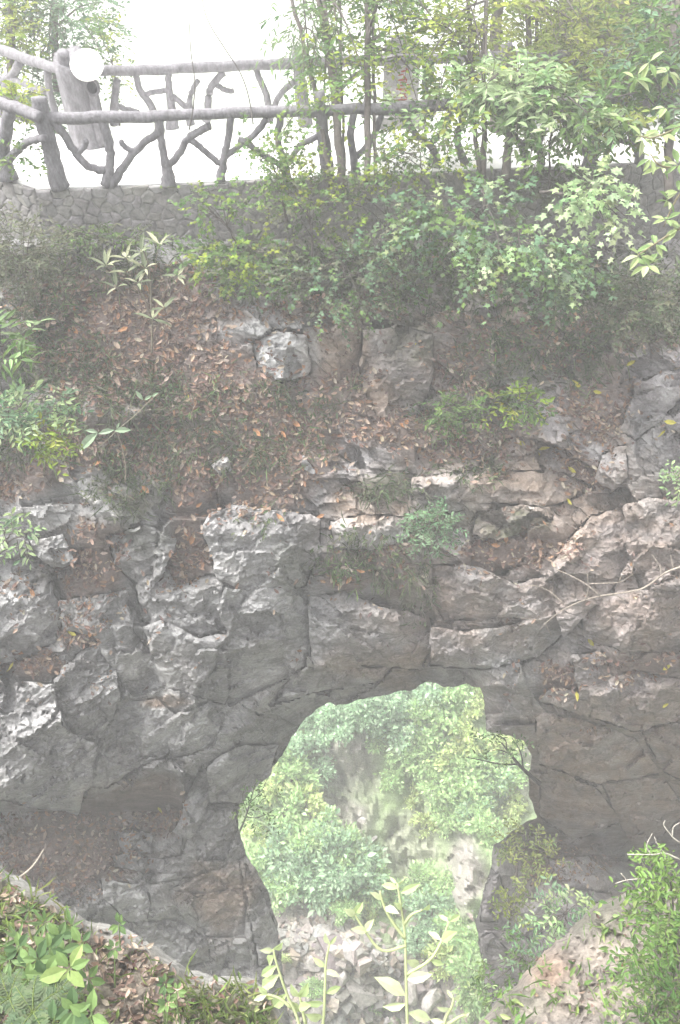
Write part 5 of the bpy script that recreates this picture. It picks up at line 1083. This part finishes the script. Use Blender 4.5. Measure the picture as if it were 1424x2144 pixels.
VTREES = [(540, 1700, 0, 1.0), (570, 1660, 2, 1.0), (610, 1640, 0, 1.1), (560, 1760, 2, 1.0), (600, 1730, 0, 1.2), (640, 1700, 2, 1.1), (540, 1830, 0, 1.0), (590, 1820, 1, 1.1), (640, 1790, 0, 1.2), (680, 1770, 3, 1.0), (600, 1880, 0, 1.0), (650, 1860, 1, 1.1),
          (700, 1840, 1, 1.2), (740, 1850, 1, 1.2), (780, 1860, 0, 1.0), (720, 1800, 0, 1.1), (640, 1570, 1, 1.0), (600, 1600, 0, .9), (670, 1530, 1, 1.1), (700, 1500, 1, 1.0), (750, 1500, 1, 1.1), (800, 1490, 1, 1.1), (850, 1480, 1, 1.1), (900, 1460, 1, 1.1), (950, 1470, 0, 1.1),
          (990, 1480, 2, 1.0), (830, 1540, 1, 1.1), (880, 1530, 0, 1.2), (930, 1530, 0, 1.2), (980, 1550, 2, 1.1), (850, 1600, 0, 1.0), (900, 1600, 0, 1.1), (950, 1600, 2, 1.2), (1000, 1610, 0, 1.1), (1050, 1590, 2, 1.0), (1060, 1640, 0, 1.0), (970, 1660, 0, 1.2), (920, 1670, 0, 1.0), (1020, 1670, 3, 1.1), (980, 1720, 3, 1.0),
          (1060, 1700, 2, 1.0), (940, 1730, 0, .8), (890, 1740, 2, .7), (1010, 1750, 0, .9), (820, 1650, 0, .7), (860, 1680, 2, .6), (790, 1560, 0, .6), (880, 1850, 0, .8), (930, 1880, 0, .9), (830, 1890, 0, .7), (900, 1930, 1, .9), (950, 1960, 0, .9), (980, 2000, 0, .9), (930, 2030, 2, .9), (980, 2060, 0, 1.0), (870, 1980, 1, .6), (1000, 2100, 0, .9),
          (660, 2080, 0, .45), (590, 2010, 2, .4), (780, 2110, 0, .4), (720, 1920, 0, .6), (770, 1920, 2, .5), (680, 1900, 2, .5), (560, 1600, 0, 1.0), (540, 1640, 2, .8), (660, 1640, 1, .8), (770, 1520, 1, 1.0), (720, 1540, 1, .8)]
vzone = lambda v: (v[2], 'under the opening top' if v[1] < 1515 else 'beside the bare cliff' if v[1] < 1625 else 'by the rim tree' if v[1] < 1690 else 'below the bare cliff' if v[1] < 1775 else 'above the scree' if v[1] < 1870 else 'beside the scree top' if v[1] < 1950 else 'beside the boulders')
for a, ((_, zn), od) in zip(VTREES, ordinals(VTREES, vzone)):
    vput(*a); vtag['label'] = '%s %s, %s such there' % (['pale green valley tree', 'blue-green valley tree', 'yellow-green valley tree', 'narrow valley tree'][a[2]], zn, od)
def boulder_mesh(seed):
    import bmesh
    bm = bmesh.new(); bmesh.ops.create_icosphere(bm, subdivisions=3, radius=1.0); r_ = np.random.default_rng(seed); pl = [(unit(r_.normal(size=3)), r_.uniform(.35, .7)) for _ in range(11)]
    for v in bm.verts:
        p = np.array(v.co)
        for nrm, o in pl:
            h = p @ nrm
            if h > o: p = p - nrm * (h - o)
        v.co = Vector(p)
    m = MB(); V = np.array([v.co[:] for v in bm.verts]); bm.verts.index_update(); F = np.array([[v.index for v in f.verts] for f in bm.faces]); bm.free()
    m.add(V, F, np.array((.42, .39, .37)) * r_.uniform(.7, 1.2)); return m.mesh('boulder', M_STONE)
bms = [boulder_mesh(s) for s in range(6)]
BLD = [(650, 2010, 1.0), (700, 1990, .8), (740, 2000, .7), (610, 2040, .9), (690, 2040, .7), (640, 1960, .6), (680, 1950, .5), (720, 2050, .8), (760, 2030, .7), (800, 2050, .9), (760, 2080, .8), (700, 2090, .7), (820, 2090, 1.0), (860, 2070, .9), (880, 2110, 1.1), (910, 2090, 1.0), (790, 2120, .9),
       (740, 2120, .8), (850, 2130, 1.0), (660, 2120, .7), (600, 1990, .5), (620, 1940, .5), (830, 2020, .6), (870, 2030, .7), (700, 1720, .7), (730, 1700, .6), (760, 1720, .6), (700, 1690, .5), (780, 1760, .5), (745, 1740, .5), (640, 2060, .5), (680, 2070, .4), (730, 2080, .4), (780, 2000, .5), (650, 2090, .5), (920, 2130, .8), (630, 2020, .4), (665, 1985, .45), (715, 1965, .4), (750, 1975, .4)]
bz = ordinals(BLD, lambda v: 'below the bare cliff' if v[1] < 1800 else 'at the top of the scree' if v[1] < 1970 else 'in the upper scree' if v[1] < 2015 else 'in the middle scree' if v[1] < 2055 else 'in the lower scree' if v[1] < 2095 else 'at the foot of the scree')
for i, (x, y, s) in enumerate(BLD):
    o = bpy.data.objects.new('boulder', bms[i % 6]); C.objects.link(o); c = at(x, y, float(vt(np.array([x * 1.]), np.array([y * 1.]))[0])); o.location = c
    o.rotation_euler = tuple(rng.uniform(0, 6.28, 3)); s = s * rng.choice([.6, .85, 1.1, 1.5]); o.scale = (s * .75 * rng.uniform(.7, 1.3), s * .75, s * .55)
    tag(o, 'pale angular boulder %s, %s of its row' % bz[i], 'boulder', 'boulders on the valley floor')
ALB[0] = .66
mb = MB(); n = 2600; px = rng.uniform(560, 1010, n); py = rng.uniform(1900, 2200, n); kp = rng.uniform(size=n) < np.clip(blobs(px, py, [(650, 1965, 120, 60, 1), (740, 2070, 240, 90, 1)], 30) + .08, 0, 1); px, py = px[kp], py[kp]; n = len(px); c = at(px, py, vt(px, py)); sz = .07 * np.exp(rng.normal(size=n) * .5)
ov8 = np.array([(-1, -1, -.7), (1, -1, -.7), (1, 1, -.7), (-1, 1, -.7), (-.7, -.8, .6), (.8, -.6, .5), (.7, .8, .7), (-.8, .6, .5)]); f8 = np.array([(0, 1, 5), (0, 5, 4), (1, 2, 6), (1, 6, 5), (2, 3, 7), (2, 7, 6), (3, 0, 4), (3, 4, 7), (4, 5, 6), (4, 6, 7)])
vv = ov8[None] * (1 + .4 * rng.normal(size=(n, 8, 3))) * sz[:, None, None] * 1.4; an = rng.uniform(0, 6.28, n); ca, sa = np.cos(an)[:, None], np.sin(an)[:, None]; vv = np.stack([vv[..., 0] * ca - vv[..., 1] * sa, vv[..., 0] * sa + vv[..., 1] * ca, vv[..., 2]], -1) + c[:, None]
mb.add(vv.reshape(-1, 3), (f8[None] + (np.arange(n) * 8)[:, None, None]).reshape(-1, 3), np.repeat(palette(n, [(.45, .42, .39), (.35, .32, .30), (.5, .42, .36)], .25), 8, 0))
tag(mb.obj('scree', M_STONE), 'loose small angular stones between the boulders on the valley floor', 'scree', kind='stuff')
# bushes on the right ledge of the arch
tree('shrub', [([(1080, 1840, 17.0), (1085, 1800, 17.0), (1090, 1760, 17)], [.04, .02])], [fc(1105, 1785, 16.9, 70, 45, .6, 75, 6, 'oval', .11, [(.28, .33, .12), (.34, .38, .15), (.2, .26, .11)], length=.35)], 'yellow-green bush on the rock ledge right of the opening', 'shrub', trunk_name='stem')
tree('shrub', [([(1070, 1930, 17.2), (1068, 1900, 17.2), (1066, 1880, 17.2)], [.03, .015])], [fc(1070, 1890, 17.1, 32, 36, .4, 30, 6, 'oval', .11, OL + YG, length=.3)], 'small olive bush below the yellow-green ledge bush', 'shrub', trunk_name='stem')
tree('shrub', [([(1180, 1950, 13.5), (1185, 1920, 13.5), (1190, 1900, 13.5)], [.02, .01])], [fc(1185, 1905, 13.4, 60, 22, .4, 34, 6, 'oval', .12, BG + PG, length=.3), fc(1140, 1945, 13.4, 35, 18, .3, 18, 6, 'oval', .12, PG, length=.25)], 'pale blue-green bush beneath the dark cave at the right', 'shrub', trunk_name='stem')
tree('shrub', [([(1090, 2040, 12), (1095, 2010, 12), (1100, 1990, 12)], [.02, .01])], [fc(1100, 1998, 11.8, 35, 30, .4, 36, 6, 'oval', .09, BG + MG, length=.25), fc(1035, 2075, 11.6, 45, 28, .4, 40, 6, 'oval', .09, PG + MG, length=.25)], 'grey-green bush at the near bank edge right of the opening', 'shrub', trunk_name='stem')

# ------------------------------------------------------------------ the misty air of the gorge
mb = MB(); box(mb, -245, 245, -125, 365, -48, 13)
hz = mb.obj('haze', M_SOIL); hz.data.materials.clear()
hm = bpy.data.materials.new('mist'); hm.use_nodes = True; t = hm.node_tree; t.nodes.clear()
pv = t.nodes.new('ShaderNodeVolumePrincipled'); pv.inputs['Color'].default_value = (.97, .97, .97, 1); pv.inputs['Density'].default_value = HAZE_DENSITY; pv.inputs['Anisotropy'].default_value = 0.0
oo = t.nodes.new('ShaderNodeOutputMaterial'); t.links.new(pv.outputs[0], oo.inputs['Volume']); hz.data.materials.append(hm)
tag(hz, 'thin pale mist filling the whole gorge', 'haze', kind='stuff')
